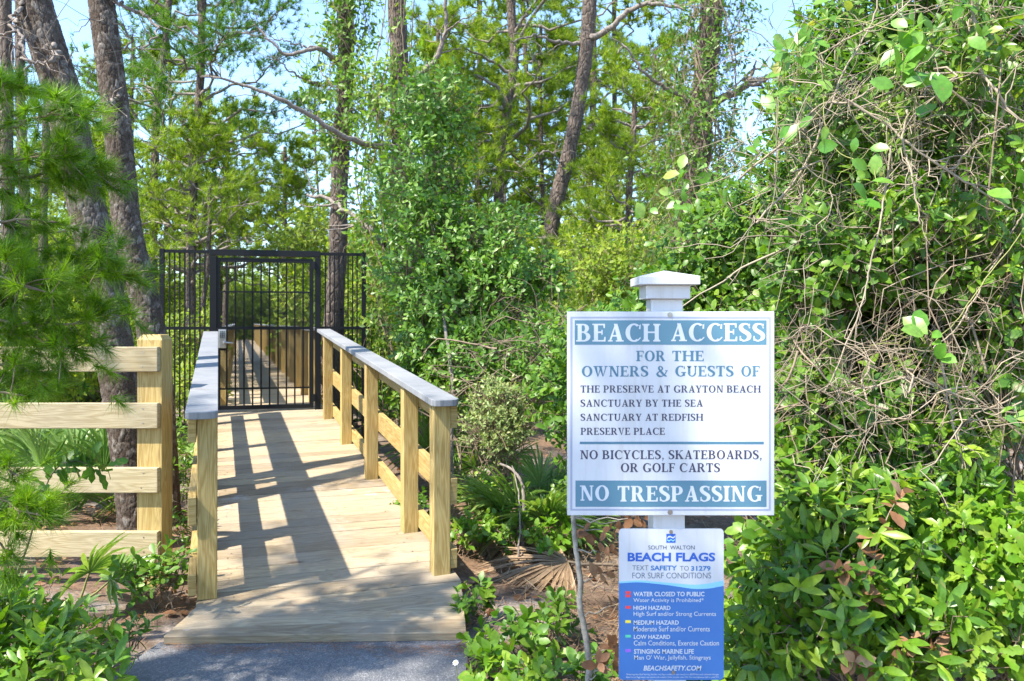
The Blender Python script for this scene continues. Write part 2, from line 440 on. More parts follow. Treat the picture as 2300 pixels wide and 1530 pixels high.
M['leaf_hedge'] = leaf_mat('hedge_leaves', [(0, (0.04, 0.12, 0.012)), (0.55, (0.105, 0.225, 0.018)), (0.95, (0.22, 0.34, 0.035)), (1, (0.36, 0.24, 0.07))], 0.4, 0.42, 0.45)
M['leaf_broad'] = leaf_mat('broad_leaves', [(0, (0.035, 0.115, 0.010)), (0.5, (0.115, 0.245, 0.018)), (0.85, (0.26, 0.38, 0.03)), (1, (0.3, 0.41, 0.05))], 0.4, 0.36, 0.5)
M['leaf_lime'] = leaf_mat('lime_young_leaves', [(0, (0.075, 0.21, 0.012)), (0.6, (0.17, 0.31, 0.02)), (1, (0.30, 0.39, 0.05))], 0.42, 0.35, 0.5)
M['leaf_smilax'] = leaf_mat('vine_leaves', [(0, (0.09, 0.25, 0.025)), (0.7, (0.18, 0.36, 0.05)), (0.93, (0.27, 0.39, 0.08)), (1, (0.36, 0.32, 0.07))], 0.4, 0.35, 0.5)
M['leaf_vine'] = leaf_mat('climbing_vine_leaves', [(0, (0.065, 0.16, 0.016)), (0.6, (0.15, 0.28, 0.026)), (0.95, (0.29, 0.38, 0.05)), (1, (0.38, 0.24, 0.06))], 0.45, 0.45)
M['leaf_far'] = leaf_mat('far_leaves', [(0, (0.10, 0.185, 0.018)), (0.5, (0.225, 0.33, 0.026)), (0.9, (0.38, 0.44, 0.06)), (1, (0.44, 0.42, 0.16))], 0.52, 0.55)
M['leaf_pale'] = leaf_mat('pale_shrub_leaves', [(0, (0.17, 0.27, 0.07)), (0.7, (0.32, 0.40, 0.14)), (1, (0.45, 0.42, 0.18))], 0.4, 0.5)
M['leaf_dead'] = leaf_mat('dead_leaves', [(0, (0.15, 0.07, 0.03)), (0.6, (0.30, 0.155, 0.08)), (1, (0.42, 0.28, 0.17))], 0.3, 0.6, 0.3, (1.1, 0.9, 0.7))
M['palm'] = leaf_mat('palmetto_fronds', [(0, (0.06, 0.14, 0.025)), (0.6, (0.16, 0.28, 0.055)), (1, (0.32, 0.40, 0.13))], 0.35, 0.35, 0.5)
M['palm_dead'] = leaf_mat('dead_fronds', [(0, (0.17, 0.11, 0.06)), (0.6, (0.32, 0.22, 0.13)), (1, (0.46, 0.35, 0.225))], 0.25, 0.6, 0.3, (1.1, 0.9, 0.7))
M['straw'] = flat_mat('pine_straw', (0.24, 0.12, 0.06), 0.8, 0, 0.2, 0.35, 3.0)

# sand and leaf mould
m, nt, out = new_mat('sandy_ground'); lk = nt.links.new
tc = nd(nt, 'ShaderNodeTexCoord')
n1 = nd(nt, 'ShaderNodeTexNoise', i_Scale=1.4, i_Detail=6.0, i_Roughness=0.65); lk(tc.outputs['Object'], n1.inputs['Vector'])
n2 = nd(nt, 'ShaderNodeTexNoise', i_Scale=28.0, i_Detail=8.0, i_Roughness=0.75); lk(tc.outputs['Object'], n2.inputs['Vector'])
r1 = ramp(nt, [(0.36, (0.29, 0.265, 0.24)), (0.5, (0.155, 0.115, 0.085)), (0.68, (0.19, 0.12, 0.076))]); lk(n1.outputs['Fac'], r1.inputs[0])
r2 = ramp(nt, [(0.3, (0.45, 0.43, 0.42)), (0.62, (1.2, 1.15, 1.1))]); lk(n2.outputs['Fac'], r2.inputs[0])
c = mix_col(nt, 1.0, r1.outputs[0], r2.outputs[0], 'MULTIPLY')
p = nd(nt, 'ShaderNodeBsdfPrincipled', i_Roughness=0.95); p.inputs['Specular IOR Level'].default_value = 0.15
lk(c, p.inputs['Base Color'])
b = nd(nt, 'ShaderNodeBump', i_Strength=0.9, i_Distance=0.015); lk(n2.outputs['Fac'], b.inputs['Height']); lk(b.outputs[0], p.inputs['Normal'])
lk(p.outputs[0], out.inputs[0]); M['ground'] = m

m, nt, out = new_mat('asphalt'); lk = nt.links.new
tc = nd(nt, 'ShaderNodeTexCoord')
v1 = nd(nt, 'ShaderNodeTexVoronoi', i_Scale=150.0); lk(tc.outputs['Object'], v1.inputs['Vector'])
n1 = nd(nt, 'ShaderNodeTexNoise', i_Scale=2.5, i_Detail=5.0, i_Roughness=0.6); lk(tc.outputs['Object'], n1.inputs['Vector'])
r1 = ramp(nt, [(0.0, (0.10, 0.103, 0.107)), (0.6, (0.15, 0.152, 0.156)), (1.0, (0.27, 0.265, 0.26))]); lk(v1.outputs['Color'], r1.inputs[0])
r2 = ramp(nt, [(0.35, (0.75, 0.77, 0.8)), (0.7, (1.2, 1.18, 1.15))]); lk(n1.outputs['Fac'], r2.inputs[0])
c = mix_col(nt, 1.0, r1.outputs[0], r2.outputs[0], 'MULTIPLY')
p = nd(nt, 'ShaderNodeBsdfPrincipled', i_Roughness=0.85); lk(c, p.inputs['Base Color'])
b = nd(nt, 'ShaderNodeBump', i_Strength=0.8, i_Distance=0.004); lk(v1.outputs['Distance'], b.inputs['Height']); lk(b.outputs[0], p.inputs['Normal'])
lk(p.outputs[0], out.inputs[0]); M['asphalt'] = m
# ------------------------------------------------------------------ ground and path
def axis(lo, hi, n0, n1, a, b):
    return np.concatenate((-np.geomspace(-lo, -a, n1)[:-1] if lo < 0 else [], np.linspace(a, b, n0), np.geomspace(b, hi, n1)[1:]))
gx = axis(-600, 600, 90, 22, -7, 6)
gy = np.concatenate((-np.geomspace(60, 2, 8), np.linspace(-1, 14, 110), np.geomspace(14.5, 900, 24)))
XX, YY = np.meshgrid(gx, gy)
ZZ = gz(XX, YY)
near = (np.abs(XX) < 8) & (YY > 1) & (YY < 15)
ZZ = ZZ + np.where(near, RNG.normal(0, 0.006, ZZ.shape), 0)
nx, ny = len(gx), len(gy)
i, j = np.meshgrid(np.arange(nx - 1), np.arange(ny - 1))
q = np.stack((j * nx + i, j * nx + i + 1, (j + 1) * nx + i + 1, (j + 1) * nx + i), -1)
g = Geo(); g.add(np.stack((XX, YY, ZZ), -1), q.ravel(), np.full(q.shape[0] * q.shape[1], 4))
tag(g.build('ground', M['ground'], smooth=True), 'sandy forest floor under leaf litter', 'ground', kind='structure')

pe = []
for t in np.linspace(0, 1, 40):                                   # ragged left edge, front to back
    y = -3.0 + 6.54 * t
    pe.append((-1.66 - 1.2 * max(0, 1 - t * 1.25) + 0.18 * max(0, t - 0.93) / 0.07 * 0.6 + RNG.normal(0, 0.018), y))
top = [(-1.40, 3.60), (-0.9, 3.62), (-0.35, 3.62)]
pr = []
for t in np.linspace(1, 0, 40):
    y = -3.0 + 6.6 * t
    pr.append((-0.19 + 0.9 * max(0, 1 - t * 1.2) + RNG.normal(0, 0.015), y))
poly = pe + top + pr
g = Geo(); prism(g, poly[::-1], -0.06, 0.0)
tag(g.build('asphalt_path', M['asphalt']), 'grey blue asphalt path leading up to the wooden ramp', 'path', kind='structure')

# ------------------------------------------------------------------ entrance ramp
def zd(Y): return 0.084 + 0.0687 * (Y - 4.21)                      # deck height along the ramp
SL = -0.3687                                                       # the ramp runs away to the left
def XR(Y): return -0.4187 + SL * (Y - 4.21)                        # inner line of right rail posts
def XL(Y): return -1.4446 + SL * (Y - 3.90)                        # inner line of left rail posts
U = nrm((SL, 1, 0.0687)); V = nrm((math.cos(math.radians(15.0)), math.sin(math.radians(15.0)), 0)); NU = nrm(np.cross(V, U))
UH = nrm((SL, 1, 0)); VH = np.array((UH[1], -UH[0], 0))

ramp_o = thing('entrance_ramp', 'pale timber ramp with grey capped handrails rising to the black gate', 'ramp', (-0.95, 3.6, 0))
g = Geo()
def cross(Y, lx, rx):
    """left and right end of a plank line that meets the left edge at depth Y"""
    xl = XL(Y) - lx
    # right end: where the line along V meets the right edge
    k = V[1] / V[0]
    yr = Y
    for _ in range(8):
        xr = XR(yr) + rx; yr = Y + k * (xr - xl)
    return (xl, Y), (xr, yr)
bw = 0.138
Y = 3.82; rows = []
while Y < 9.3:
    rows.append((Y, Y + bw)); Y += bw + 0.012
th = 0.036
def plank(G, a0, a1, b1, b0, rnd, sag=0.0):
    """plank between front line a0-a1 and back line b0-b1 (left to right)"""
    dz = RNG.normal(0, 0.0012, 4); off = RNG.random(2) * 50
    top_ = [np.array((p[0], p[1], zd(p[1]) + d)) for p, d in zip((a0, a1, b1, b0), dz)]
    bot = [t - np.array((0, 0, th)) for t in top_]
    Ln = math.dist(a0, a1); W = math.dist(a0, b0)
    # rounded long edges: inset top
    e = 0.004
    ins = [top_[0] + U * e, top_[1] + U * e, top_[2] - U * e, top_[3] - U * e]
    low = [t - np.array((0, 0, e)) for t in top_]
    Vt = np.array(ins + low + bot)
    Lp = [0, 1, 2, 3, 4, 5, 1, 0, 5, 6, 2, 1, 6, 7, 3, 2, 7, 4, 0, 3, 8, 9, 5, 4, 9, 10, 6, 5, 10, 11, 7, 6, 11, 8, 4, 7, 11, 10, 9, 8]
    base_uv = [(0, 0), (Ln, 0), (Ln, W), (0, W)]
    uv = [(off[0] + base_uv[q % 4][0] + (0.01 if q > 7 else 0), off[1] + base_uv[q % 4][1] + (-.03 if q > 7 and q % 4 < 2 else .03 if q > 7 else 0)) for q in Lp]
    G.add(Vt, Lp, [4] * 10, rnd, uv)
for (ya, yb) in rows:
    (a0, a1), (b0, b1) = cross(ya, 0.10, 0.13), cross(yb, 0.10, 0.13)
    plank(g, a0, a1, b1, b0, RNG.random())
# flared front boards, cut to the asphalt
fl, fr_ = np.array((-1.535, 3.512)), np.array((-0.205, 3.56))
(bl, br) = cross(3.82 - 0.006, 0.10, 0.13); bl = np.array(bl); br = np.array(br)
for k in range(4):
    t0, t1 = k / 4 + 0.004, (k + 1) / 4 - 0.008
    plank(g, fl + (bl - fl) * t0, fr_ + (br - fr_) * t0, fr_ + (br - fr_) * t1, fl + (bl - fl) * t1, RNG.random())
dk = g.build('deck', M['deck_wood'], ramp_o)
g = Geo()                                                           # screw heads, two to a plank at each joist line
for (ya, yb) in rows:
    for dx in (.04, .52, 1.0):
        for f in (.25, .75):
            yy = ya + (yb - ya) * f + dx * V[1] / V[0]; xx = XL(ya) + dx + RNG.normal(0, .006)
            disc(g, (xx, yy, zd(yy) - .0005), NU, .0042, .0018, 6)
g.build('screw_heads', M['screw'], dk)['kind'] = 'stuff'
g = Geo()                                                           # kick board hiding the deck's front edge and the beams under it
beam(g, (fl[0] + .02, fl[1] + .03, 0.004), (fr_[0] - .02, fr_[1] + .03, 0.004), 0.03, 0.05)
for dx in (-0.06, 0.45, 0.95):
    a = np.array((XL(4.0) + dx, 4.0, zd(4.0) - 0.036 - 0.075)); b2 = np.array((XL(9.2) + dx, 9.2, zd(9.2) - 0.036 - 0.075))
    gj = Geo(); beam(gj, a, b2, 0.04, 0.14); gj.build('joist', M['post_wood'], ramp_o)
g.build('front_joist', M['post_wood'], ramp_o)
PW = 0.092
RH = 0.905
YR = [4.21, 4.89, 6.12, 7.34, 8.56]
YLs = [3.90, 4.58, 5.81, 7.03, 8.25]
def post_at(xc, yc, zlo, zhi):
    g = Geo(); obox(g, (xc, yc, (zlo + zhi) / 2), VH, UH, (0, 0, 1), PW, PW, zhi - zlo, RNG.random())
    return g.build('post', M['post_wood'], ramp_o, bevel=0.004)
for Y in YR:
    post_at(XR(Y + .04) + PW / 2 * 1.06, Y + .045, zd(Y) - (0.002 if Y < 4.5 else .25), zd(Y + .04) + RH)
for Y in YLs:
    post_at(XL(Y + .04) - PW / 2 * 1.06, Y + .045, zd(Y) + 0.001 if Y < 4 else zd(Y) - .2, zd(Y + .04) + RH)
def side_board(xf, ya, yb, off, hlo, hhi, name, t=0.038):
    g = Geo()
    a = np.array((xf(ya), ya, zd(ya) + (hlo + hhi) / 2)) + VH * off; b2 = np.array((xf(yb), yb, zd(yb) + (hlo + hhi) / 2)) + VH * off
    beam(g, a, b2, t, hhi - hlo, rnd=RNG.random()); g.build(name, M['post_wood'], ramp_o, bevel=0.003)
for hlo, hhi in ((0.03, 0.135), (0.37, 0.51), (0.775, 0.893)):
    side_board(XR, 4.20, 8.95, PW + 0.021, hlo, hhi, 'rail')
    side_board(XL, 3.90, 8.62, -(PW + 0.021), hlo, hhi, 'rail')
for xf, ya, yb, off in ((XR, 4.13, 8.96, 0.052), (XL, 3.80, 8.62, -0.068)):
    g = Geo()
    a = np.array((xf(ya), ya, zd(ya) + RH + 0.016)) + VH * off; b2 = np.array((xf(yb), yb, zd(yb) + RH + 0.016)) + VH * off
    d = nrm(b2 - a); u = nrm(np.array((0, 0, 1)) - d * d[2]); s = np.cross(d, u); Ln = float(np.linalg.norm(b2 - a)); hw = 0.074
    pl = [(0.03, -hw), (Ln, -hw), (Ln, hw), (0.03, hw), (0.008, hw - 0.018), (0, hw - .04), (0, -hw + .04), (0.008, -hw + 0.018)]
    prism(g, pl, -0.016, 0.019, (d, -s, u), a); g.build('handrail_cap', M['cap'], ramp_o, bevel=0.003)

# ------------------------------------------------------------------ boardwalk beyond the gate
ZB = zd(9.2)
SB = -0.3436
bwk = thing('boardwalk', 'long timber boardwalk with wooden railings running away behind the black gate', 'boardwalk', (-2.8, 9.5, ZB))
def BX(Y, side): return (-3.25 if side < 0 else -2.24) + SB * (Y - 9.05)
g = Geo()
y = 9.32; k15 = math.tan(math.radians(15))
while y < 46:
    for (ya, yb) in ((y, y + 0.138),):
        off = RNG.random(2) * 50
        pts = []
        for (yy, s) in ((ya, -1), (ya, 1), (yb, 1), (yb, -1)):
            Yq = yy + (k15 * 1.15 if s > 0 else 0)
            pts.append((BX(Yq, s) + s * .1, Yq, ZB + RNG.normal(0, .001)))
        Vt = np.array(pts + [(p[0], p[1], p[2] - .036) for p in pts])
        Lp = [0, 1, 2, 3, 4, 5, 1, 0, 5, 6, 2, 1, 6, 7, 3, 2, 7, 4, 0, 3]
        uvb = [(0, 0), (1.3, 0), (1.3, .14), (0, .14)]
        g.add(Vt, Lp, [4] * 5, RNG.random(), [(off[0] + uvb[q % 4][0], off[1] + uvb[q % 4][1]) for q in Lp])
    y += 0.144
g.build('deck', M['deck_wood'], bwk)
ubh = nrm((SB, 1, 0)); vbh = np.array((ubh[1], -ubh[0], 0))
for s in (-1, 1):
    Y = 9.6 if s < 0 else 9.75
    n = 0
    while Y < 45:
        g = Geo(); obox(g, (BX(Y, s) + s * .04, Y, ZB + .3), vbh, ubh, (0, 0, 1), PW, PW, 1.2, RNG.random())
        g.build('post', M['post_wood'], bwk); Y += 1.22; n += 1
    for hlo, hhi in ((0.03, 0.135), (0.37, 0.51), (0.775, 0.893)):
        g = Geo(); a = (BX(9.5, s) + s * .11, 9.5, ZB + (hlo + hhi) / 2); b2 = (BX(45.5, s) + s * .11, 45.5, ZB + (hlo + hhi) / 2)
        beam(g, a, b2, .038, hhi - hlo); g.build('rail', M['post_wood'], bwk)
    g = Geo(); a = (BX(9.45, s) + s * .05, 9.45, ZB + .917); b2 = (BX(45.5, s) + s * .05, 45.5, ZB + .917)
    beam(g, a, b2, .148, .035); g.build('handrail_cap', M['cap'], bwk)

# ------------------------------------------------------------------ black gate and its side panels
GA = math.radians(13.0)
gv = np.array((math.cos(GA), math.sin(GA), 0)); gn = np.array((-gv[1], gv[0], 0))
G0 = P(479.5, 725, 8.92)                                            # left gate post axis
def gate_s(px):
    """distance along the gate line of the photo column px"""
    # ray through px meets the gate line
    t = (px - 1150) / F
    return (t * G0[1] - G0[0]) / (gv[0] - t * gv[1])
def gp(s, z, o=0.0):
    return np.array((G0[0], G0[1], 0)) + gv * s + gn * o + np.array((0, 0, z))
def gzat(px, py):
    p = gp(gate_s(px), 0); return CZ - (py - HY) / F * p[1]
gate = thing('security_gate', 'tall black metal gate with mesh infill and a keypad lock', 'gate', tuple(gp(0, zd(8.9))))
zt = gzat(479, 560); zb = zd(9.0)
def bar(G, s0, z0, s1, z1, w, t, o=0.0):
    up = gn
    beam(G, gp(s0, z0, o), gp(s1, z1, o), w, t, up)
sR = gate_s(714)
for s, w in ((0.0, .075), (sR, .066)):
    g = Geo(); bar(g, s, zb - .32, s, zt - .075, w, .07); g.build('gate_post', M['black'], gate, bevel=.003)
g = Geo(); bar(g, -0.0375, zt - .0345, sR + .033, zt - .0345, .069, .069); g.build('top_beam', M['black'], gate, bevel=.003)
leaf = Geo()
s0, s1 = gate_s(490), gate_s(699.5); zl0, zl1 = zb + .03, gzat(490, 579)
for s in (s0, s1): bar(leaf, s, zl0, s, zl1, .045, .045)
for z, h in ((zl0 + .0225, .045), (zl1 - .0225, .045), (gzat(590, 737), .036)): bar(leaf, s0 + .0225, z, s1 - .0225, z, h, .04)
leaf.build('gate_leaf_frame', M['black'], gate, bevel=.002)
zmid = gzat(590, 737)
g = Geo(); nb = 10
for k in range(nb):
    s = s0 + (s1 - s0) * (k + 1) / (nb + 1)
    bar(g, s, zl0 + .045, s, zmid - .018, .017, .017); bar(g, s, zmid + .018, s, zl1 - .045, .017, .017)
g.build('bars', M['black'], gate)
zm0, zm1 = gzat(590, 872), gzat(590, 656)
g = Geo(); bar(g, s0 + .0225, zm0, s1 - .0225, zm0, .018, .012, -.015); bar(g, s0 + .0225, zm1, s1 - .0225, zm1, .018, .012, -.015)
W_, H_ = s1 - s0 - .045, zm1 - zm0; pit = 0.022; sl = 1.6              # expanded-metal diamonds
for sg in (-1, 1):
    c0 = -H_ / sl
    while c0 < W_ + H_ / sl:
        pts = []
        # line s = c0 + sg*z/sl, clipped
        z0_, z1_ = 0.0, H_
        f = (lambda z: c0 + z / sl) if sg > 0 else (lambda z: c0 - z / sl)
        lo, hi = (0 - c0) * sl * sg, (W_ - c0) * sl * sg
        lo, hi = min(lo, hi), max(lo, hi)
        z0_, z1_ = max(z0_, lo), min(z1_, hi)
        if z1_ - z0_ > .01:
            bar(g, s0 + .0225 + f(z0_), zm0 + z0_, s0 + .0225 + f(z1_), zm0 + z1_, .0040, .002, -.022 - .0015 * sg)
        c0 += pit
g.build('mesh_infill', M['black'], gate)
for px, py in ((707, 597), (707, 893)):
    g = Geo(); s = gate_s(px) - .005; z = gzat(px, py)
    bar(g, s, z - .045, s, z + .045, .03, .03, -.045); bar(g, s - .02, z, s + .03, z, .05, .012, -.03)
    g.build('hinge', M['black'], gate, bevel=.003)
g = Geo(); sK = gate_s(500); zK = gzat(500, 761)
bar(g, sK, zK - .13, sK, zK + .12, .115, .02, -.03)
lock = g.build('lock_box', M['black'], gate, bevel=.004)
g = Geo(); bar(g, sK + .005, zK - .105, sK + .005, zK + .105, .082, .022, -.053); bar(g, sK + .03, zK - .04, sK + .125, zK - .048, .02, .018, -.10); bar(g, sK + .018, zK - .04, sK + .042, zK - .04, .03, .05, -.085)
g.build('lock_plate', M['steel'], lock, bevel=.006)
g = Geo()
for r_ in range(4):
    for c_ in range(3):
        z = zK + .078 - r_ * .019; s = sK - .012 + c_ * .018
        bar(g, s, z - .006, s, z + .006, .011, .006, -.066)
g.build('keypad', M['black'], lock)

def panel(name, label, sa, sb, n, zlow, open_side):
    o = thing(name, label, 'fence panel', tuple(gp((sa + sb) / 2, zlow)))
    g = Geo(); s = sa if open_side < 0 else sb
    bar(g, s, zlow - .2, s, zt - .005, .05, .05); g.build('panel_post', M['black'], o, bevel=.002)
    ia, ib = (sa + .025, sb) if open_side < 0 else (sa, sb - .025)
    g = Geo()
    for z in (zt - .03, zmid, zlow + .03):
        g = Geo(); bar(g, ia, z, ib, z, .034, .034); g.build('rail', M['black'], o)
    g = Geo()
    for k in range(n):
        s = ia + (ib - ia) * (k + 1) / (n + 1)
        bar(g, s, zlow + .047, s, zmid - .017, .016, .016); bar(g, s, zmid + .017, s, zt - .047, .016, .016)
    g.build('bars', M['black'], o)
panel('metal_fence_panel', 'narrow black barred panel left of the gate beside a pine trunk', gate_s(364), -.0375, 8, gzat(420, 968), -1)
panel('metal_fence_panel', 'narrow black barred panel right of the gate in front of a pine', sR + .033, gate_s(817), 8, gzat(780, 965), 1)

lf = thing('picket_fence', 'low black metal picket fence half hidden by shrubs right of the gate', 'fence', tuple(P(768, 900, 10.2)))
pA = P(768, 725, 9.6); pB = P(1010, 725, 11.0)
zgr = -.1
def lp(t, z): q = pA + (pB - pA) * t; return np.array((q[0], q[1], z))
g = Geo(); beam(g, lp(0, -.2), lp(0, 1.58), .05, .05, gn); g.build('fence_post', M['black'], lf, bevel=.003)
g = Geo(); beam(g, lp(0, 1.58), lp(0, 1.60), .06, .06, gn); g.build('post_cap', M['black'], lf, bevel=.004)
g = Geo()
for z in (1.36, .22):
    g = Geo(); beam(g, lp(0.03, z), lp(1, z), .03, .03); g.build('rail', M['black'], lf)
for k in range(12):
    g = Geo(); t = .085 + k * .082
    beam(g, lp(t, .05), lp(t, 1.47), .018, .018, gn)
    a = lp(t, 1.47); prism(g, [(-.009, 0), (.009, 0), (0, .05)], -.009, .009, ((1, 0, 0), (0, 0, 1), (0, 1, 0)), a)
    g.build('picket', M['black'], lf)

# ------------------------------------------------------------------ timber board fence on the left
fence = thing('board_fence', 'new timber fence with four horizontal boards and a chamfered corner post', 'fence', (-2.0, 4.42, -.05))
YF = 4.42
xa, xb = P(304, 0, YF)[0], P(360, 0, YF)[0]
g = Geo(); zt_f = P(0, 752, YF)[2]; cxp = (xa + xb) / 2; hp = .07
for lo, hi, k0, k1 in ((-.35, zt_f - .03, 1, 1), (zt_f - .03, zt_f, 1, .72)):
    a = [(cxp + sx * hp * k0, YF + .09 + sy * hp * k0, lo) for sx, sy in ((-1, -1), (1, -1), (1, 1), (-1, 1))]
    b2 = [(cxp + sx * hp * k1, YF + .09 + sy * hp * k1, hi) for sx, sy in ((-1, -1), (1, -1), (1, 1), (-1, 1))]
    Vt = np.array(a + b2); Lp = [0, 1, 5, 4, 1, 2, 6, 5, 2, 3, 7, 6, 3, 0, 4, 7, 4, 5, 6, 7]
    off = RNG.random(2) * 30
    uv = []
    for fi in range(5):
        for q in Lp[fi * 4:fi * 4 + 4]:
            p_ = Vt[q]; uv.append((off[0] + p_[2], off[1] + fi * .31 + (p_[0] if fi in (0, 2, 4) else p_[1])))
    g.add(Vt, Lp, [4] * 5, .55, uv)
g.build('corner_post', M['post_wood'], fence, bevel=.004)
YB = YF + .02 - .019 - .001
for (y0, y1) in ((779, 835), (905, 962), (1050, 1106), (1193, 1250)):
    g = Geo(); z0, z1 = P(0, y1, YB)[2], P(0, y0, YB)[2]; xe = P(357, 0, YB)[0]
    obox(g, ((xe - 4.6) / 2 - .0, YB, (z0 + z1) / 2), (1, 0, 0), (0, 1, 0), (0, 0, 1), 4.6 + xe, .038, z1 - z0, RNG.random())
    bd = g.build('board', M['rail_wood'], fence, bevel=.004)
    g = Geo()
    for dz in (-.04, .04): disc(g, (cxp - .02 + RNG.normal(0, .006), YB - .0188, (z0 + z1) / 2 + dz), (0, -1, 0), .004, .0015, 8)
    g.build('screw_heads', M['screw'], bd)
for xq in (-4.5,):
    g = Geo(); box(g, (xq - .07, YF + .02, -.35), (xq + .07, YF + .16, zt_f)); g.build('corner_post', M['post_wood'], fence, bevel=.004)
# ------------------------------------------------------------------ sign lettering
def rc(x0, y0, x1, y1): return [(x0, y0), (x1, y0), (x1, y1), (x0, y1)]
def arcq(cx, cy, ro, ri, a0, a1, n=20):
    """quads of a bowl between an outer and an inner ellipse"""
    out = []
    t = np.radians(np.linspace(a0, a1, n + 1))
    for k in range(n):
        q = []
        for (rx, ry), tt in ((ro, t[k]), (ro, t[k + 1]), (ri, t[k + 1]), (ri, t[k])):
            q.append((cx + rx * math.cos(tt), cy + ry * math.sin(tt)))
        out.append(q)
    return out
def stroke(pts, ws, n=36):
    p = resample(np.array([(x, y, w) for (x, y), w in zip(pts, ws)]), n)
    d = np.gradient(p[:, :2], axis=0); d = d / np.linalg.norm(d, axis=1, keepdims=True)
    nn = np.stack((-d[:, 1], d[:, 0]), 1) * p[:, 2:3] / 2
    a, b = p[:, :2] + nn, p[:, :2] - nn
    return [[tuple(b[k]), tuple(b[k + 1]), tuple(a[k + 1]), tuple(a[k])] for k in range(n - 1)]
def glyph(ch, w, h):
    S = h * 0.9; e = 0.075
    def ser(x0, x1, y, up, l=e, r=e):
        y2 = y + S if up else y - S; y3 = y + S * 2.1 if up else y - S * 2.1
        return [rc(x0 - l, min(y, y2), x1 + r, max(y, y2)), [(x0 - l * .45, y2), (x1 + r * .45, y2), (x1, y3), (x0, y3)] if up else [(x0, y3), (x1, y3), (x1 + r * .45, y2), (x0 - l * .45, y2)]]
    def stem(x, b=True, t=True, y0=0, y1=1): return [rc(x, y0, x + w, y1)] + (ser(x, x + w, y0, True) if b else []) + (ser(x, x + w, y1, False) if t else [])
    def tick(x, y0, y1): return [[(x - w * .2, min(y0, y1)), (x + w * .32, min(y0, y1)), (x + w * .32, max(y0, y1)), (x + w * .02, max(y0, y1))]] if y1 > y0 else [[(x + w * .02, y1), (x + w * .32, y1), (x + w * .32, y0), (x - w * .2, y0)]]
    x = e
    if ch == 'I': return 2 * e + w, stem(x)
    if ch == 'H': return 2 * e + .74, stem(x) + stem(x + .74 - w) + [rc(x + w, .48, x + .74 - w, .48 + h)]
    if ch == 'E': return e + .60, stem(x, False, False) + [rc(x - e, 0, x, S), rc(x - e, 1 - S, x, 1), rc(x + w, 0, x + .56, h), rc(x + w, 1 - h, x + .53, 1), rc(x + w, .48, x + .40, .48 + h)] + tick(x + .51, 0, .26) + tick(x + .48, 1, .76) + [rc(x + .37, .38, x + .37 + w * .28, .66)]
    if ch == 'F': return e + .55, stem(x, True, False) + [rc(x - e, 1 - S, x, 1), rc(x + w, 1 - h, x + .53, 1), rc(x + w, .46, x + .40, .46 + h)] + tick(x + .48, 1, .74) + [rc(x + .37, .36, x + .37 + w * .28, .64)]
    if ch == 'L': return e + .57, stem(x, False, True) + [rc(x - e, 0, x, S), rc(x + w, 0, x + .54, h)] + tick(x + .49, 0, .30)
    if ch == 'T': return .72, stem(.36 - w / 2, True, False) + [rc(.03, 1 - h, .69, 1)] + tick(.62, 1, .74) + [[(.03, .74), (.03 + w * .3, .74), (.03 + w * .5, 1 - h), (.03, 1 - h)]]
    if ch == 'D': return e + .76, stem(x, False, False) + [rc(x - e, 0, x, S), rc(x - e, 1 - S, x, 1), rc(x + w, 0, x + .3, h), rc(x + w, 1 - h, x + .3, 1)] + arcq(x + .3, .5, (.44, .5), (.44 - w * 1.08, .5 - h), -90, 90)
    if ch in 'PRB':
        b = [rc(x - e, 1 - S, x, 1)]
        top = [rc(x + w, 1 - h, x + .30, 1)]
        if ch == 'P': return e + .62, stem(x, True, False) + b + top + [rc(x + w, .42, x + .30, .42 + h)] + arcq(x + .30, .71, (.29, .29), (.29 - w, .29 - h), -90, 90)
        if ch == 'R': return e + .74, stem(x, True, False) + b + top + [rc(x + w, .46, x + .30, .46 + h)] + arcq(x + .30, .73, (.28, .27), (.28 - w, .27 - h), -90, 90) + [[(x + .24, .48), (x + .24 + w * 1.05, .5), (x + .66, S), (x + .66 - w * 1.1, S * .6)], rc(x + .66 - w, 0, x + .70, S)]
        return e + .68, stem(x, False, False) + b + [rc(x - e, 0, x, S)] + top + [rc(x + w, .49, x + .31, .49 + h), rc(x + w, 0, x + .31, h)] + arcq(x + .29, .49 + .255, (.27, .255), (.27 - w, .255 - h), -90, 90) + arcq(x + .31, .27, (.32, .27), (.32 - w * 1.05, .27 - h), -90, 90)
    if ch == 'O': return .88, arcq(.44, .5, (.41, .52), (.41 - w * 1.05, .52 - h), 0, 360, 40)
    if ch in 'CG':
        o = arcq(.46, .5, (.42, .52), (.42 - w * 1.1, .52 - h * 1.05), 52, 306, 32)
        o += [[(.70, .70), (.78, .70), (.79, .97), (.72, .92)]]
        if ch == 'C': return .82, o + [[(.69, .07), (.80, .20), (.77, .25), (.62, .08)]]
        return .88, o + [rc(.80 - w, .05, .80, .42), rc(.80 - w - .10, .42 - S, .88, .42)]
    if ch == 'S': return .62, stroke([(.52, .80), (.46, .93), (.31, .97), (.15, .90), (.11, .74), (.20, .60), (.37, .48), (.50, .35), (.49, .17), (.36, .05), (.20, .03), (.08, .16)], [h * .8, h, h * 1.05, w * .85, w * 1.05, w * 1.1, w * 1.1, w * 1.05, w * .95, h * 1.1, h, h * .8]) + [rc(.49, .72, .55, .97), rc(.05, .03, .11, .29)]
    if ch == 'A': return .82, [[(.11, S), (.11 + h * 1.1, S), (.42 + h * .5, 1), (.40, 1)], [(.34, 1.0), (.34 + w * .85, 1), (.74, S), (.74 - w * 1.15, S)], rc(.22, .28, .60, .28 + h)] + ser(.12, .12 + h, 0, True) [:1] + [rc(.74 - w * 1.15 - e, 0, .74 + e, S)]
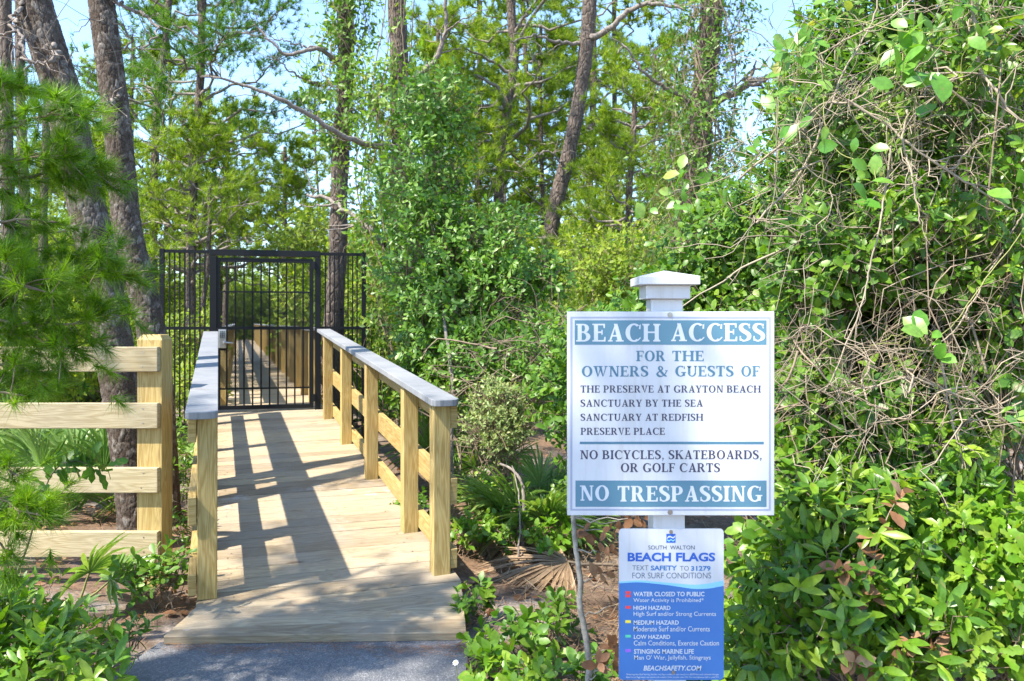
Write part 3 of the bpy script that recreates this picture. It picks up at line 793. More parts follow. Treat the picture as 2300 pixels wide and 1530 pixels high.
    if ch == 'V': return .80, [[(.07, 1 - S), (.07 + w * 1.15, 1 - S), (.46, 0), (.40, 0)], [(.69 - h * 1.1, 1 - S), (.69, 1 - S), (.46, 0), (.42, 0.02)], rc(.0, 1 - S, .07 + w * 1.15 + e, 1), rc(.69 - h - e, 1 - S, .77, 1)]
    if ch == 'W': return 1.14, [[(.07, 1 - S), (.07 + w * 1.1, 1 - S), (.38, 0), (.32, 0)], [(.55, .95), (.55 + h, .95), (.38, 0), (.34, .02)], [(.44, 1 - S), (.44 + w * 1.1, 1 - S), (.78, 0), (.72, 0)], [(1.03 - h, 1 - S), (1.03, 1 - S), (.78, 0), (.74, .02)], rc(0, 1 - S, .07 + w * 1.1 + e, 1), rc(.44 - e, 1 - S, .44 + w * 1.1 + e, 1), rc(1.03 - h - e, 1 - S, 1.12, 1)]
    if ch == 'Y': return .76, [[(.07, 1 - S), (.07 + w * 1.1, 1 - S), (.38 + w / 2, .44), (.38 - w / 2, .44)], [(.66 - h, 1 - S), (.66, 1 - S), (.38 + w / 2, .44), (.38 + w / 2 - h, .44)], rc(0, 1 - S, .07 + w * 1.1 + e, 1), rc(.66 - h - e, 1 - S, .75, 1), rc(.38 - w / 2, 0, .38 + w / 2, .46)] + ser(.38 - w / 2, .38 + w / 2, 0, True)
    if ch == 'N': return .86, [rc(.13, 0, .13 + h * 1.1, 1 - S), [(.10, 1), (.10 + w * 1.15, 1), (.76, 0), (.76 - w * .9, 0)], rc(.76 - h * 1.1, 0, .76, 1)] + ser(.13, .13 + h, 0, True)[:1] + ser(.76 - h, .76, 1, False)[:1] + [rc(.02, 1 - S, .12, 1)]
    if ch == 'K': return e + .76, stem(x) + [[(x + w, .42), (x + w, .42 + h * 1.3), (x + .58, 1 - S), (x + .58 - h * 1.2, 1 - S)], [(x + .22, .52), (x + .22 + w * .8, .64), (x + .70, S), (x + .70 - w * 1.3, S)], rc(x + .44, 1 - S, x + .68, 1), rc(x + .70 - w * 1.3 - .05, 0, x + .76, S)]
    if ch == 'U': return .84, [rc(.10, .3, .10 + w, 1), rc(.73 - h * 1.1, .3, .73, 1)] + arcq(.415, .32, (.315, .34), (.315 - (w + h) / 2, .34 - h * 1.1), 180, 360, 18) + ser(.10, .10 + w, 1, False) + ser(.73 - h, .73, 1, False)[:1] + [rc(.10 + w - .01, .22, .10 + w + .02, .3)]
    if ch == '&': return .92, stroke([(.84, .52), (.70, .24), (.50, .05), (.26, .03), (.09, .20), (.16, .40), (.38, .56), (.50, .76), (.40, .95), (.25, .92), (.22, .74), (.38, .48), (.62, .16), (.84, 0.02)], [h, h, h, w * .9, w, h * 1.2, h, w * .7, h, w * .7, w * .8, w, w, h], 60) + [rc(.72, .52, .93, .52 + S)]
    if ch == ',': return .26, [[(.07, 0), (.20, .02), (.20, .15), (.07, .15)], [(.12, 0), (.20, .02), (.10, -.20), (.06, -.18)]]
    return .30, []

def serif_line(G, text, x0, x1, y0, y1, Y, w, h, depth, org=None, track=0.05):
    """one line of capitals between photo columns x0..x1 and rows y0 (top)..y1 (baseline), as raised print on plane Y"""
    adv = 0; items = []
    for c in text:
        a, ps = glyph(c, w, h); items.append((adv, ps)); adv += a + track
    adv -= track
    kx = (x1 - x0) / adv; kz = (y1 - y0)
    n = 0
    for off, ps in items:
        for poly in ps:
            pts = [P(x0 + (off + p[0]) * kx, y1 - p[1] * kz, Y) for p in poly]
            ar = sum(pts[k][0] * pts[(k + 1) % len(pts)][2] - pts[(k + 1) % len(pts)][0] * pts[k][2] for k in range(len(pts)))
            if ar < 0: pts = pts[::-1]
            d = depth + (n % 7) * 0.00002; n += 1
            Vt = [(p[0], Y - d, p[2]) for p in pts]
            G.add(Vt, list(range(len(Vt))), [len(Vt)])

def prect(G, x0, y0, x1, y1, Y, d0, d1, rnd=.5):
    """print or plate: photo rectangle on plane Y, from d0 to d1 in front of it"""
    a, b2 = P(x0, y1, Y), P(x1, y0, Y)
    box(G, (a[0], Y - d1, a[2]), (b2[0], Y - d0, b2[2]), rnd)

YS = 2.30
sp = P(1500, 930, YS)
postT = thing('sign_post', 'white square post with a flat pyramid cap carrying both signs', 'post', (P(1509, 0, 2.38)[0], 2.38, -.05))
YP = YS + .022                                                       # front face of the post
YC = YP + .046
def pxw(px, Y=YP): return P(px, 0, Y)[0]
tx, bx = pxw(1498.5), pxw(1510)                                       # leans very slightly
ztop, zbot = P(0, 671, YP)[2], -.2
g = Geo(); hw = .0465
Vt = []
for xx, zz in ((bx, zbot), (tx, ztop)):
    Vt += [(xx - hw, YC - hw, zz), (xx + hw, YC - hw, zz), (xx + hw, YC + hw, zz), (xx - hw, YC + hw, zz)]
g.add(Vt, [0, 1, 5, 4, 1, 2, 6, 5, 2, 3, 7, 6, 3, 0, 4, 7, 4, 5, 6, 7], [4] * 5)
g.build('post_sleeve', M['vinyl'], postT, bevel=.004)
g = Geo(); cw = .064; z0, z1 = P(0, 671, YP)[2], P(0, 641, YP)[2]
box(g, (tx - cw, YC - cw, z0 - .0005), (tx + cw, YC + cw, z1)); g.build('collar', M['vinyl'], postT, bevel=.002)
g = Geo(); kw = .0875; z2, z3 = P(0, 622, YP)[2], P(0, 608, YC)[2]
Vt = [(tx + sx * kw, YC + sy * kw, z) for z in (z1 + .0005, z2) for sx, sy in ((-1, -1), (1, -1), (1, 1), (-1, 1))] + [(tx, YC, z3)]
g.add(Vt, [0, 1, 5, 4, 1, 2, 6, 5, 2, 3, 7, 6, 3, 0, 4, 7, 4, 5, 8, 5, 6, 8, 6, 7, 8, 7, 4, 8, 3, 2, 1, 0], [4] * 4 + [3] * 4 + [4])
g.build('cap', M['vinyl'], postT, bevel=.002)

sgn = thing('access_sign', 'large square white sign reading BEACH ACCESS above NO TRESPASSING', 'sign', (sp[0], YS, P(0, 1157, YS)[2]))
g = Geo(); prect(g, 1274.5, 700, 1739.5, 1158, YS, -.02, 0.0); g.build('panel', M['panel'], sgn, bevel=.0015)
g = Geo()
for (x0, y0, x1, y1) in ((1281, 711.5, 1731, 715.2), (1281, 1143, 1731, 1147), (1281, 715.2, 1285.4, 1143), (1726.8, 715.2, 1731, 1143)):
    prect(g, x0, y0, x1, y1, YS, 0, .0006)
g.build('border_line', M['lilac'], sgn)
g = Geo(); prect(g, 1291, 719.5, 1721.5, 774.5, YS, 0, .0006); hb = g.build('header_band', M['teal'], sgn)
for t, a, b2, c_, d_ in (('BEACH', 1294, 1483, 727.5, 767.3), ('ACCESS', 1505, 1718.5, 726.5, 766.5)):
    g = Geo(); serif_line(g, t, a, b2, c_, d_, YS, .2, .085, .0010); g.build('lettering', M['white_ink'], hb)
g = Geo()
for t, a, b2, c_, d_ in (('FOR', 1429, 1495, 788, 811.5), ('THE', 1509, 1581.5, 788, 811.5), ('OWNERS', 1306, 1456.5, 822.3, 846), ('&', 1474, 1499.5, 822.3, 846), ('GUESTS', 1515.5, 1648, 822, 845.7), ('OF', 1664, 1706.5, 822, 845.7)):
    g = Geo(); serif_line(g, t, a, b2, c_, d_, YS, .19, .09, .0004); g.build('lettering', M['teal_ink'], sgn)['label'] = 'teal lettering ' + t
g = Geo()
for t, a, b2, c_, d_ in (('THE PRESERVE AT GRAYTON BEACH', 1303.5, 1709, 866, 882), ('SANCTUARY BY THE SEA', 1303.5, 1579, 897.8, 913.6), ('SANCTUARY AT REDFISH', 1303.5, 1579.5, 929.5, 945.2), ('PRESERVE PLACE', 1304, 1493.7, 961, 976.8), ('NO BICYCLES, SKATEBOARDS,', 1302.5, 1711.7, 1011.5, 1031.5), ('OR GOLF CARTS', 1393.7, 1617.6, 1040.5, 1060.5)):
    g = Geo(); serif_line(g, t, a, b2, c_, d_, YS, .18, .09, .0004); g.build('lettering', M['navy'], sgn)['label'] = 'dark navy lettering ' + t
g = Geo(); prect(g, 1302, 992.3, 1715.5, 997.8, YS, 0, .0006); g.build('divider', M['teal_ink'], sgn)
g = Geo(); prect(g, 1292.5, 1079.5, 1721.5, 1138.5, YS, 0, .0006); fb = g.build('footer_band', M['teal'], sgn)
for t, a, b2, c_, d_ in (('NO', 1301.7, 1368.7, 1090.5, 1124.5), ('TRESPASSING', 1386, 1712, 1091.5, 1126.5)):
    g = Geo(); serif_line(g, t, a, b2, c_, d_, YS, .2, .085, .0010); g.build('lettering', M['white_ink'], fb)
def screw(px, py, Y, parent, r=.0055):
    g = Geo(); c_ = P(px, py, Y); disc(g, (c_[0], Y - .0002, c_[2]), (0, -1, 0), r * 1.35, .0012, 18); disc(g, (c_[0], Y - .0014, c_[2]), (0, -1, 0), r * .8, .0025, 6)
    g.build('screw', M['screw'], parent)
screw(1504.7, 707.3, YS, sgn); screw(1505, 1150.5, YS, sgn)

# ---- lower sign
YL = YS + .019
fs = thing('flag_sign', 'small blue and white BEACH FLAGS warning sign below the larger sign', 'sign', (P(1508, 0, YL)[0], YL, P(0, 1528, YL)[2]))
def cr(x, y): return P(1350 + x / 4.137, 1160 + y / 4.137, YL)          # coordinates of the sign's own layout
def rrect(x0, y0, x1, y1, r, n=6):
    out = []
    for cx, cy, a in ((x0 + r, y0 + r, 180), (x1 - r, y0 + r, 270), (x1 - r, y1 - r, 0), (x0 + r, y1 - r, 90)):
        for k in range(n + 1):
            t = math.radians(a + 90 * k / n); out.append((cx + r * math.cos(t), cy + r * math.sin(t)))
    return out
def sign_poly(G, pts, d0, d1):
    q = [cr(*p) for p in pts]
    ar = sum(q[k][0] * q[(k + 1) % len(q)][2] - q[(k + 1) % len(q)][0] * q[k][2] for k in range(len(q)))
    if ar < 0: q = q[::-1]
    prism(G, [(p[0], p[2]) for p in q], d0, d1, ((1, 0, 0), (0, 0, 1), (0, -1, 0)), (0, YL, 0))
outl = rrect(166, 113, 1140, 1520, 38)
g = Geo(); sign_poly(g, outl, -.0025, 0); g.build('panel', M['panel'], fs)
def wave(x, hi):
    u = (x - 170) / 970
    a = np.interp(u, [0, .18, .45, .73, .9, 1], [607, 592, 615, 638, 618, 590]); b_ = np.interp(u, [0, .18, .45, .73, .9, 1], [622, 609, 636, 678, 668, 640])
    return a if hi else b_
def smooth_wave(hi):
    xs = np.linspace(166, 1140, 61); v = np.array([wave(x, hi) for x in xs]); k = np.ones(9) / 9
    v = np.convolve(np.pad(v, 4, mode='edge'), k, 'valid'); return list(zip(xs, v))
wl, wb = smooth_wave(True), smooth_wave(False)
g = Geo(); sign_poly(g, wl + wb[::-1], 0, .0003); g.build('wave_stripe', M['sky_ink'], fs)
low = [p for p in rrect(166, 113, 1140, 1520, 38) if p[1] > 1400]
low = [(1140, 1482)] + [p for p in low if p[0] > 650] + [p for p in low if p[0] <= 650] + [(166, 1482)]
g = Geo(); sign_poly(g, wb + low, 0, .0004); bf = g.build('blue_field', M['blue'], fs)
g = Geo(); sign_poly(g, [(607, 162), (692, 162), (692, 245), (607, 245)], 0, .0003); lg = g.build('wave_logo', M['blue_ink'], fs)
g = Geo()
def band(pts, wd):
    p = resample(np.array([(x, y, 0) for x, y in pts]), 24)
    sign_poly(g, [(q[0], q[1] - wd / 2) for q in p] + [(q[0], q[1] + wd / 2) for q in p[::-1]], .0003, .0006)
band([(612, 205), (628, 190), (645, 188), (660, 196), (675, 196), (688, 182)], 13)
g.build('wave_mark', M['white_ink'], lg)
g = Geo(); band([(612, 214), (622, 224), (636, 226), (650, 216), (664, 226), (676, 224), (688, 212)], 11); g.build('wave_mark', M['sky_ink'], lg)
FT = [('SOUTH  WALTON', 438, 870, 270, 307, .0, 'slate_ink', 0), ('BEACH FLAGS', 247, 1060, 336, 419, .035, 'blue_ink', 0), ('TEXT', 290, 440, 455, 500, -.004, 'grey_ink', 0), ('SAFETY', 462, 705, 456, 502, .03, 'mid_ink', 0), ('TO', 733, 815, 460, 504, -.004, 'grey_ink', 0), ('31279', 835, 1018, 460, 506, .03, 'mid_ink', 0), ('FOR SURF CONDITIONS', 290, 1022, 522, 576, -.004, 'grey_ink', 0),
      ('WATER CLOSED TO PUBLIC', 300, 960, 699, 742, .022, 'white_ink', 1), ('Water Activity is Prohibited*', 300, 952, 757, 806, .004, 'white_ink', 1), ('HIGH HAZARD', 300, 645, 829, 869, .022, 'white_ink', 1), ('High Surf and/or Strong Currents', 302, 1068, 884, 936, .004, 'white_ink', 1), ('MEDIUM HAZARD', 302, 722, 965, 1006, .022, 'white_ink', 1), ('Moderate Surf and/or Currents', 302, 1010, 1020, 1068, .004, 'white_ink', 1), ('LOW HAZARD', 304, 642, 1099, 1138, .022, 'white_ink', 1), ('Calm Conditions, Exercise Caution', 304, 1095, 1152, 1206, .004, 'white_ink', 1), ('STINGING MARINE LIFE', 305, 862, 1232, 1276, .022, 'white_ink', 1), ("Man O' War, Jellyfish, Stingrays", 307, 1018, 1288, 1342, .004, 'white_ink', 1), ('BEACHSAFETY.COM', 393, 933, 1385, 1432, .018, 'white_ink', 2),
      ('*Entering the Gulf during double red flag conditions can result in a $500 fine and criminal charges.', 230, 1098, 1458, 1478, .0, 'white_ink', 1), ('Absence of flags does not assure safe waters. Swim at your own risk. For emergencies call or text 911.', 230, 1098, 1484, 1504, .0, 'white_ink', 1)]
tmp = []
for t in FT:
    cu = bpy.data.curves.new('line', 'FONT'); cu.body = t[0]; cu.size = 1; cu.offset = t[5]; cu.resolution_u = 3
    if t[7] == 2: cu.shear = .22
    ob = bpy.data.objects.new('line', cu); COL.objects.link(ob); tmp.append(ob)
bpy.context.view_layer.update()
dg = bpy.context.evaluated_depsgraph_get()
for t, ob in zip(FT, tmp):
    me = bpy.data.meshes.new_from_object(ob.evaluated_get(dg))
    n = len(me.vertices); co = np.empty(n * 3); me.vertices.foreach_get('co', co); co = co.reshape(-1, 3)
    lo, hi = co.min(0), co.max(0)
    u = t[1] + (co[:, 0] - lo[0]) / (hi[0] - lo[0]) * (t[2] - t[1]); v = t[4] - (co[:, 1] - lo[1]) / (hi[1] - lo[1]) * (t[4] - t[3])
    d = .0012 if t[7] else .0006
    W = np.array([cr(a, b_) for a, b_ in zip(u, v)]); W[:, 1] = YL - d
    Lq = [vi for p_ in me.polygons for vi in p_.vertices]; Tq = [len(p_.vertices) for p_ in me.polygons]
    gq = Geo(); gq.add(W, Lq, Tq); gq.build('lettering', M[t[6]], bf if t[7] else fs)
    bpy.data.meshes.remove(me)
for ob in tmp:
    cu = ob.data; bpy.data.objects.remove(ob, do_unlink=True); bpy.data.curves.remove(cu)
for mk, ys in (('red', ((695, 719), (726, 750), (831, 857))), ('yellow', ((964, 990),)), ('green', ((1100, 1125),)), ('purple', ((1233, 1260),))):
    for (a, b_) in ys:
        g = Geo(); sign_poly(g, [(226, a), (276, a), (276, b_), (226, b_)], .0005, .001); g.build('flag_swatch', M[mk], bf)
q = (1350 + 650 / 4.137, 1160 + 143 / 4.137); screw(q[0], q[1], YL, fs, .004)
q = (1350 + 672 / 4.137, 1160 + 1447 / 4.137); screw(q[0], q[1], YL - .0005, fs, .004)
# ------------------------------------------------------------------ plant builders
def rand_unit(n, rng):
    v = rng.normal(size=(n, 3)); return nrm(v)

def rosettes(G, tmpl, c, d, per, length, twl, rng, spread=(35, 80), jit=0.3, rnd_base=None, rnd_spread=0.45):
    """leaves set spirally along short twigs: c, d (N,3) are twig bases and directions"""
    N = len(c)
    j = np.tile(np.arange(per), N); i = np.repeat(np.arange(N), per)
    D = nrm(d)[i]; a = nrm(np.cross(D, np.broadcast_to((0.21, 0.33, 0.9), D.shape))); b = np.cross(D, a)
    ph = j * 2.4 + rng.random(N)[i] * 6.28 + rng.normal(0, .35, N * per)
    th = np.radians(spread[1] + (spread[0] - spread[1]) * (j / max(per - 1, 1)) + rng.normal(0, 12, N * per))
    e = np.cos(ph)[:, None] * a + np.sin(ph)[:, None] * b
    ld = nrm(np.cos(th)[:, None] * D + np.sin(th)[:, None] * e + rng.normal(0, .12, (N * per, 3)))
    up = np.sin(th)[:, None] * D - np.cos(th)[:, None] * e + np.array((-.15, -.15, .35)) + rng.normal(0, .25, (N * per, 3))
    tw = np.broadcast_to(np.asarray(twl, float), (N,))[i]
    pos = c[i] + D * (tw * (j + .5) / per)[:, None]
    sz = np.broadcast_to(np.asarray(length, float), (N,))[i] * (1 + rng.uniform(-jit, jit, N * per))
    rb = (rng.random(N) if rnd_base is None else rnd_base)
    r = np.clip(np.broadcast_to(rb, (N,))[i] * (1 - rnd_spread) + rng.random(N * per) * rnd_spread, 0, 1)
    scatter(G, tmpl, pos, frames(ld, up), sz, r)

def in_ells(ells, n, rng, shell=0.45):
    """points in a union of lumpy ellipsoids (cx,cy,cz,rx,ry,rz,weight), mostly near their skins; also the outward direction"""
    w = np.array([e[6] for e in ells], float); w /= w.sum()
    k = rng.choice(len(ells), n, p=w)
    E = np.array([e[:6] for e in ells], float)[k]
    u = rand_unit(n, rng)
    ph = rng.random(6) * 6.28
    lump = 1 + .16 * np.sin(u[:, 0] * 5 + ph[0] + k) * np.sin(u[:, 2] * 4 + ph[1]) + .12 * np.sin(u[:, 1] * 9 + ph[2]) * np.sin(u[:, 2] * 8 + ph[3] + k)
    r = (rng.random(n) ** shell) * lump
    return E[:, :3] + u * E[:, 3:6] * r[:, None], nrm(u / np.maximum(E[:, 3:6], .05)), k

def E(px, py, Y, rpx, rpy, ry, w=None):
    c = P(px, py, Y); rx, rz = rpx / F * Y, rpy / F * Y
    return (c[0], c[1], c[2], rx, ry, rz, w if w is not None else (rx * rz + rx * ry + ry * rz))

def wiggle(a, b, n, amp, rng):
    t = np.linspace(0, 1, n)[:, None]
    p = a + (b - a) * t
    o = np.cumsum(rng.normal(0, 1, (n, 3)), axis=0); o = o - o[0] - (o[-1] - o[0]) * t
    return p + o * amp * np.linalg.norm(b - a) / n ** .5

def shrub(name, label, cat, base, ells, ncl, per, length, leaf, wood, tmpl=LEAF_OBOVATE, twl=.07, seed=1, group=None, nst=6, stem_r=.012, twig_every=2, spread=(35, 80), up=.45, shell=.45, lean=(-.1, -.25, 0), floor=True, jit=.42):
    rng = np.random.default_rng(seed)
    t = thing(name, label, cat, tuple(base), group); base = np.asarray(base, float)
    c, out, k = in_ells(ells, ncl, rng, shell)
    d = nrm(out * .8 + np.array((0, 0, up)) + np.array(lean) + rng.normal(0, .38, c.shape))
    if floor:
        ok = c[:, 2] > gz(c[:, 0], c[:, 1]) + .02; c, d, k = c[ok], d[ok], k[ok]
    G = Geo(); rosettes(G, tmpl, c, d, per, length, twl, rng, spread, jit)
    G.build('leaves', M[leaf], t, base=tuple(base), smooth=True)
    G = Geo()
    sel = np.arange(0, len(c), twig_every)
    cs = np.array([e[:3] for e in ells])[k[sel]]
    a = c[sel] + (cs - c[sel]) * .4 - np.array((0, 0, .05)); bq = c[sel] + d[sel] * twl
    mid = (a + bq) / 2 + rng.normal(0, .02, a.shape); mid2 = mid + (bq - mid) * .5 + rng.normal(0, .008, a.shape)
    tubes(G, np.stack((a, mid, mid2, bq), 1), np.array((.0045, .0032, .0024, .0014)) * (stem_r / .012) ** .5, 3)
    targets = [np.array(ells[q % len(ells)][:3]) + rng.normal(0, .3, 3) * np.array(ells[q % len(ells)][3:6]) for q in range(nst)]
    for T in targets:
        b0 = base + np.array((rng.normal(0, .08), rng.normal(0, .08), -.05))
        p = wiggle(b0, T, 9, .16, rng)
        tubes(G, p[None], np.linspace(stem_r, stem_r * .4, 9)[None], 6)
        for q in range(5):
            s = p[rng.integers(2, 8)]; w2 = c[rng.integers(len(c))]
            w2 = s + (w2 - s) * min(1, .9 / max(np.linalg.norm(w2 - s), .1))
            tubes(G, wiggle(s, w2, 7, .18, rng)[None], np.linspace(stem_r * .5, stem_r * .15, 7)[None], 4)
    G.build('stems', M[wood], t, base=tuple(base), smooth=True)
    return t

def tufts(G, c, d, n, length, width, rng, spread=(12, 70), rnd_base=None, seg=.4):
    N = len(c)
    i = np.repeat(np.arange(N), n)
    D = nrm(d)[i]; a = nrm(np.cross(D, np.broadcast_to((0.21, 0.33, 0.9), D.shape))); b = np.cross(D, a)
    ph = rng.random(N * n) * 6.2832; th = np.radians(rng.uniform(spread[0], spread[1], N * n))
    e = np.cos(ph)[:, None] * a + np.sin(ph)[:, None] * b
    ld = np.cos(th)[:, None] * D + np.sin(th)[:, None] * e
    L = np.broadcast_to(np.asarray(length, float), (N,))[i] * rng.uniform(.7, 1.1, N * n)
    pos = c[i] + D * (rng.uniform(-seg, .1, N * n) * L)[:, None]
    R = frames(ld, rng.normal(size=(N * n, 3)))
    R = R.copy(); R[:, :, 0] *= (width / L)[:, None]
    rb = rng.random(N) if rnd_base is None else rnd_base
    scatter(G, NEEDLE, pos, R, L, np.clip(rb[i] * .7 + rng.random(N * n) * .3, 0, 1))

def plated_trunk(G, path, rad, sides, rows, plate=(.034, .052), depth=.0055, seed=3):
    """trunk whose bark is real raised plates"""
    rng = np.random.default_rng(seed)
    p = resample(np.column_stack((path, rad)), rows)
    c, r = p[:, :3], p[:, 3]
    tan = nrm(np.gradient(c, axis=0)); a = nrm(np.cross(tan, np.broadcast_to((0, 1.0, 0), tan.shape))); b = np.cross(tan, a)
    s = np.concatenate(([0], np.cumsum(np.linalg.norm(np.diff(c, axis=0), axis=1))))
    th = np.arange(sides) / sides * 2 * math.pi
    nu = max(4, int(round(2 * math.pi * r.mean() / plate[0])))
    uu = np.broadcast_to(th / (2 * math.pi) * nu, (rows, sides)); vv = np.broadcast_to((s / plate[1])[:, None], (rows, sides))
    wob = .25 * np.sin(vv * 2.1 + uu * .7) ; uu = uu + wob * .5; vv = vv + .25 * np.sin(uu * 2.3)
    nv = int(vv.max()) + 4
    ju, jv, hh = rng.random((nv + 2, nu)), rng.random((nv + 2, nu)), rng.random((nv + 2, nu))
    iu, iv = np.floor(uu).astype(int), np.floor(vv).astype(int)
    f1 = np.full(uu.shape, 9.0); f2 = f1.copy(); hid = np.zeros(uu.shape)
    for dv in (-1, 0, 1):
        for du in (-1, 0, 1):
            cu, cv = iu + du, iv + dv
            cvx = np.clip(cv, 0, nv + 1)
            dd = np.hypot(uu - (cu + ju[cvx, cu % nu]), vv - (cv + jv[cvx, cu % nu]))
            h = hh[cvx, cu % nu]
            closer = dd < f1
            f2 = np.where(closer, f1, np.minimum(f2, dd)); hid = np.where(closer, h, hid); f1 = np.where(closer, dd, f1)
    edge = np.clip((f2 - f1) / .22, 0, 1); edge = edge * edge * (3 - 2 * edge)
    disp = depth * (edge * (.55 + .9 * hid) - .4) + rng.normal(0, .0012, uu.shape)
    R = r[:, None] + disp
    V = c[:, None] + R[..., None] * (np.cos(th)[None, :, None] * a[:, None] + np.sin(th)[None, :, None] * b[:, None])
    k = (np.arange(rows - 1) * sides)[:, None]; q = np.arange(sides)[None]; q2 = (q + 1) % sides
    L = np.stack(np.broadcast_arrays(k + q, k + q2, k + sides + q2, k + sides + q), -1)
    G.add(V.reshape(-1, 3), L.ravel(), np.full((rows - 1) * sides, 4), np.clip(hid * (.35 + .65 * edge), 0, 1).ravel())

def limb_set(rng, path, rad, h0, h1, n, l0, l1, rise=(.1, .6), sub=6, az=None):
    """limbs and side branches of a pine along part of its trunk: lists of paths with radii, and tuft sites"""
    limbs, subs, sites, dirs = [], [], [], []
    P_ = resample(np.column_stack((path, rad)), 60)
    for q in range(n):
        f = h0 + (h1 - h0) * (q + rng.random()) / n
        k = int(np.clip(f * 59, 0, 59)); s = P_[k, :3]; r0 = P_[k, 3]
        L = l0 + (l1 - l0) * (f - h0) / max(h1 - h0, 1e-6); L *= rng.uniform(.65, 1.2)
        ang = q * 2.4 + rng.normal(0, .5) if az is None else rng.uniform(*az)
        o = np.array((math.cos(ang), math.sin(ang), rng.uniform(*rise)))
        e = s + nrm(o) * L
        p = wiggle(s, e, 9, .16, rng); p[:, 2] += np.linspace(0, 1, 9) ** 2 * L * .16
        limbs.append((p, np.linspace(min(r0 * .45, .012 + .02 * L), .006, 9)))
        for m_ in range(sub):
            t = .3 + .7 * (m_ + rng.random() * .6) / sub; kk = t * 8; k0 = int(min(kk, 7)); b0 = p[k0] + (p[k0 + 1] - p[k0]) * (kk - k0)
            od = nrm(p[min(k0 + 1, 8)] - p[k0]); sd = nrm(od + rand_unit(1, rng)[0] * np.array((1.0, 1.0, .55)) * 1.0 + np.array((0, 0, .25)))
            sl = L * rng.uniform(.22, .42)
            p2 = wiggle(b0, b0 + sd * sl, 5, .14, rng); subs.append((p2, np.linspace(.007, .003, 5)))
            nt_ = 5
            for z in range(nt_):
                f2 = .35 + .65 * (z + rng.random()) / nt_; kz = min(f2 * 4, 3.999); i0 = int(kz)
                sites.append(p2[i0] + (p2[i0 + 1] - p2[i0]) * (kz - i0) + rng.normal(0, .05 * L ** .5, 3)); dirs.append(nrm(sd + rng.normal(0, .5, 3) + np.array((0, 0, .55))))
    return limbs, subs, np.array(sites), np.array(dirs)

def px_path(pts, Y, dy=0.0):
    return np.array([P(x, y, Y + dy * k) for k, (x, y) in enumerate(pts)])

def pine(name, label, pts, Y, w, limbs=(), leaf='needle', seed=1, bark='bark', nl=.13, nw=.009, nn=18, plates=None, extra=(), grow=0.0, group=None, taper=1.0, dense=1, dead=0):
    """tree whose trunk follows photo columns at depth Y (top first); limbs: list of (h0,h1,n,l0,l1,rise,sub,az) with h from top 0 to base 1"""
    rng = np.random.default_rng(seed)
    path = px_path(pts, Y) if not isinstance(pts, np.ndarray) else pts
    if grow: path = np.concatenate(((path[0] + (path[0] - path[1]) / np.linalg.norm(path[0] - path[1]) * grow + rng.normal(0, .1, 3) * np.array((1, 1, 0)))[None], path))
    r = w / F * Y / 2 if w > 1 else w
    n = len(path); tt = np.linspace(0, 1, n)
    rad = r * (1 - .18 * taper + .36 * taper * (tt - .5)); 
    if grow: rad[0] = r * .25
    rad[-1] *= 1.18
    path[-1, 2] = gz(path[-1, 0], path[-1, 1]) - .12
    t = thing(name, label, 'tree', (path[-1, 0], path[-1, 1], float(gz(path[-1, 0], path[-1, 1]))), group); base = tuple(t['wloc'])
    G = Geo()
    if plates: plated_trunk(G, path, rad, plates[0], plates[1], seed=seed)
    else:
        pr_ = resample(np.column_stack((path, rad)), 60)
        pr_[:, :2] += np.cumsum(rng.normal(0, .006, (60, 2)), 0) * .5
        tubes(G, pr_[None, :, :3], pr_[None, :, 3] * (1 + rng.normal(0, .035, 60)), 14)
    Gl, C, D = G, [], []
    Ge = []
    for (h0, h1, nl_, l0, l1, rise, sub, az) in limbs:
        lm, sb, s_, d_ = limb_set(rng, path, rad, h0, h1, nl_, l0, l1, rise, sub, az)
        tubes(Gl, np.array([x[0] for x in lm]), np.array([x[1] for x in lm]), 6, mi=1)
        if sb: tubes(Gl, np.array([x[0] for x in sb]), np.array([x[1] for x in sb]), 3, mi=1); C.append(s_); D.append(d_)
    for pp, r0, r1 in extra:
        q_ = resample(np.column_stack((pp, np.linspace(r0, r1, len(pp)))), 26); q_[:, :3] += rng.normal(0, .012, (26, 3))
        Ge = Geo(); tubes(Ge, q_[None, :, :3], q_[None, :, 3], 7)
        for z in range(dead):
            k = rng.integers(6, 25); s_ = q_[k, :3]; e_ = s_ + nrm(rng.normal(0, 1, 3) * np.array((1, .6, .8)) + nrm(q_[25, :3] - q_[0, :3]) * .7) * rng.uniform(.2, .6)
            tubes(Ge, wiggle(s_, e_, 7, .2, rng)[None], np.linspace(r1 * .8, r1 * .25, 7)[None], 4)
        Ge.build('bare_branch', M['limb'], t, smooth=True, base=base)
    Gl.build('trunk', [M['bark_plate' if plates else bark], M['limb']], t, smooth=True, base=base)
    if C:
        C = np.concatenate(C); D = np.concatenate(D)
        if dense > 1: C = np.concatenate([C + rng.normal(0, .07, C.shape) for _ in range(dense)]); D = np.tile(D, (dense, 1))
        G = Geo(); tufts(G, C, D, nn, nl, nw, rng); G.build('crown', M[leaf], t, base=base)
    return t

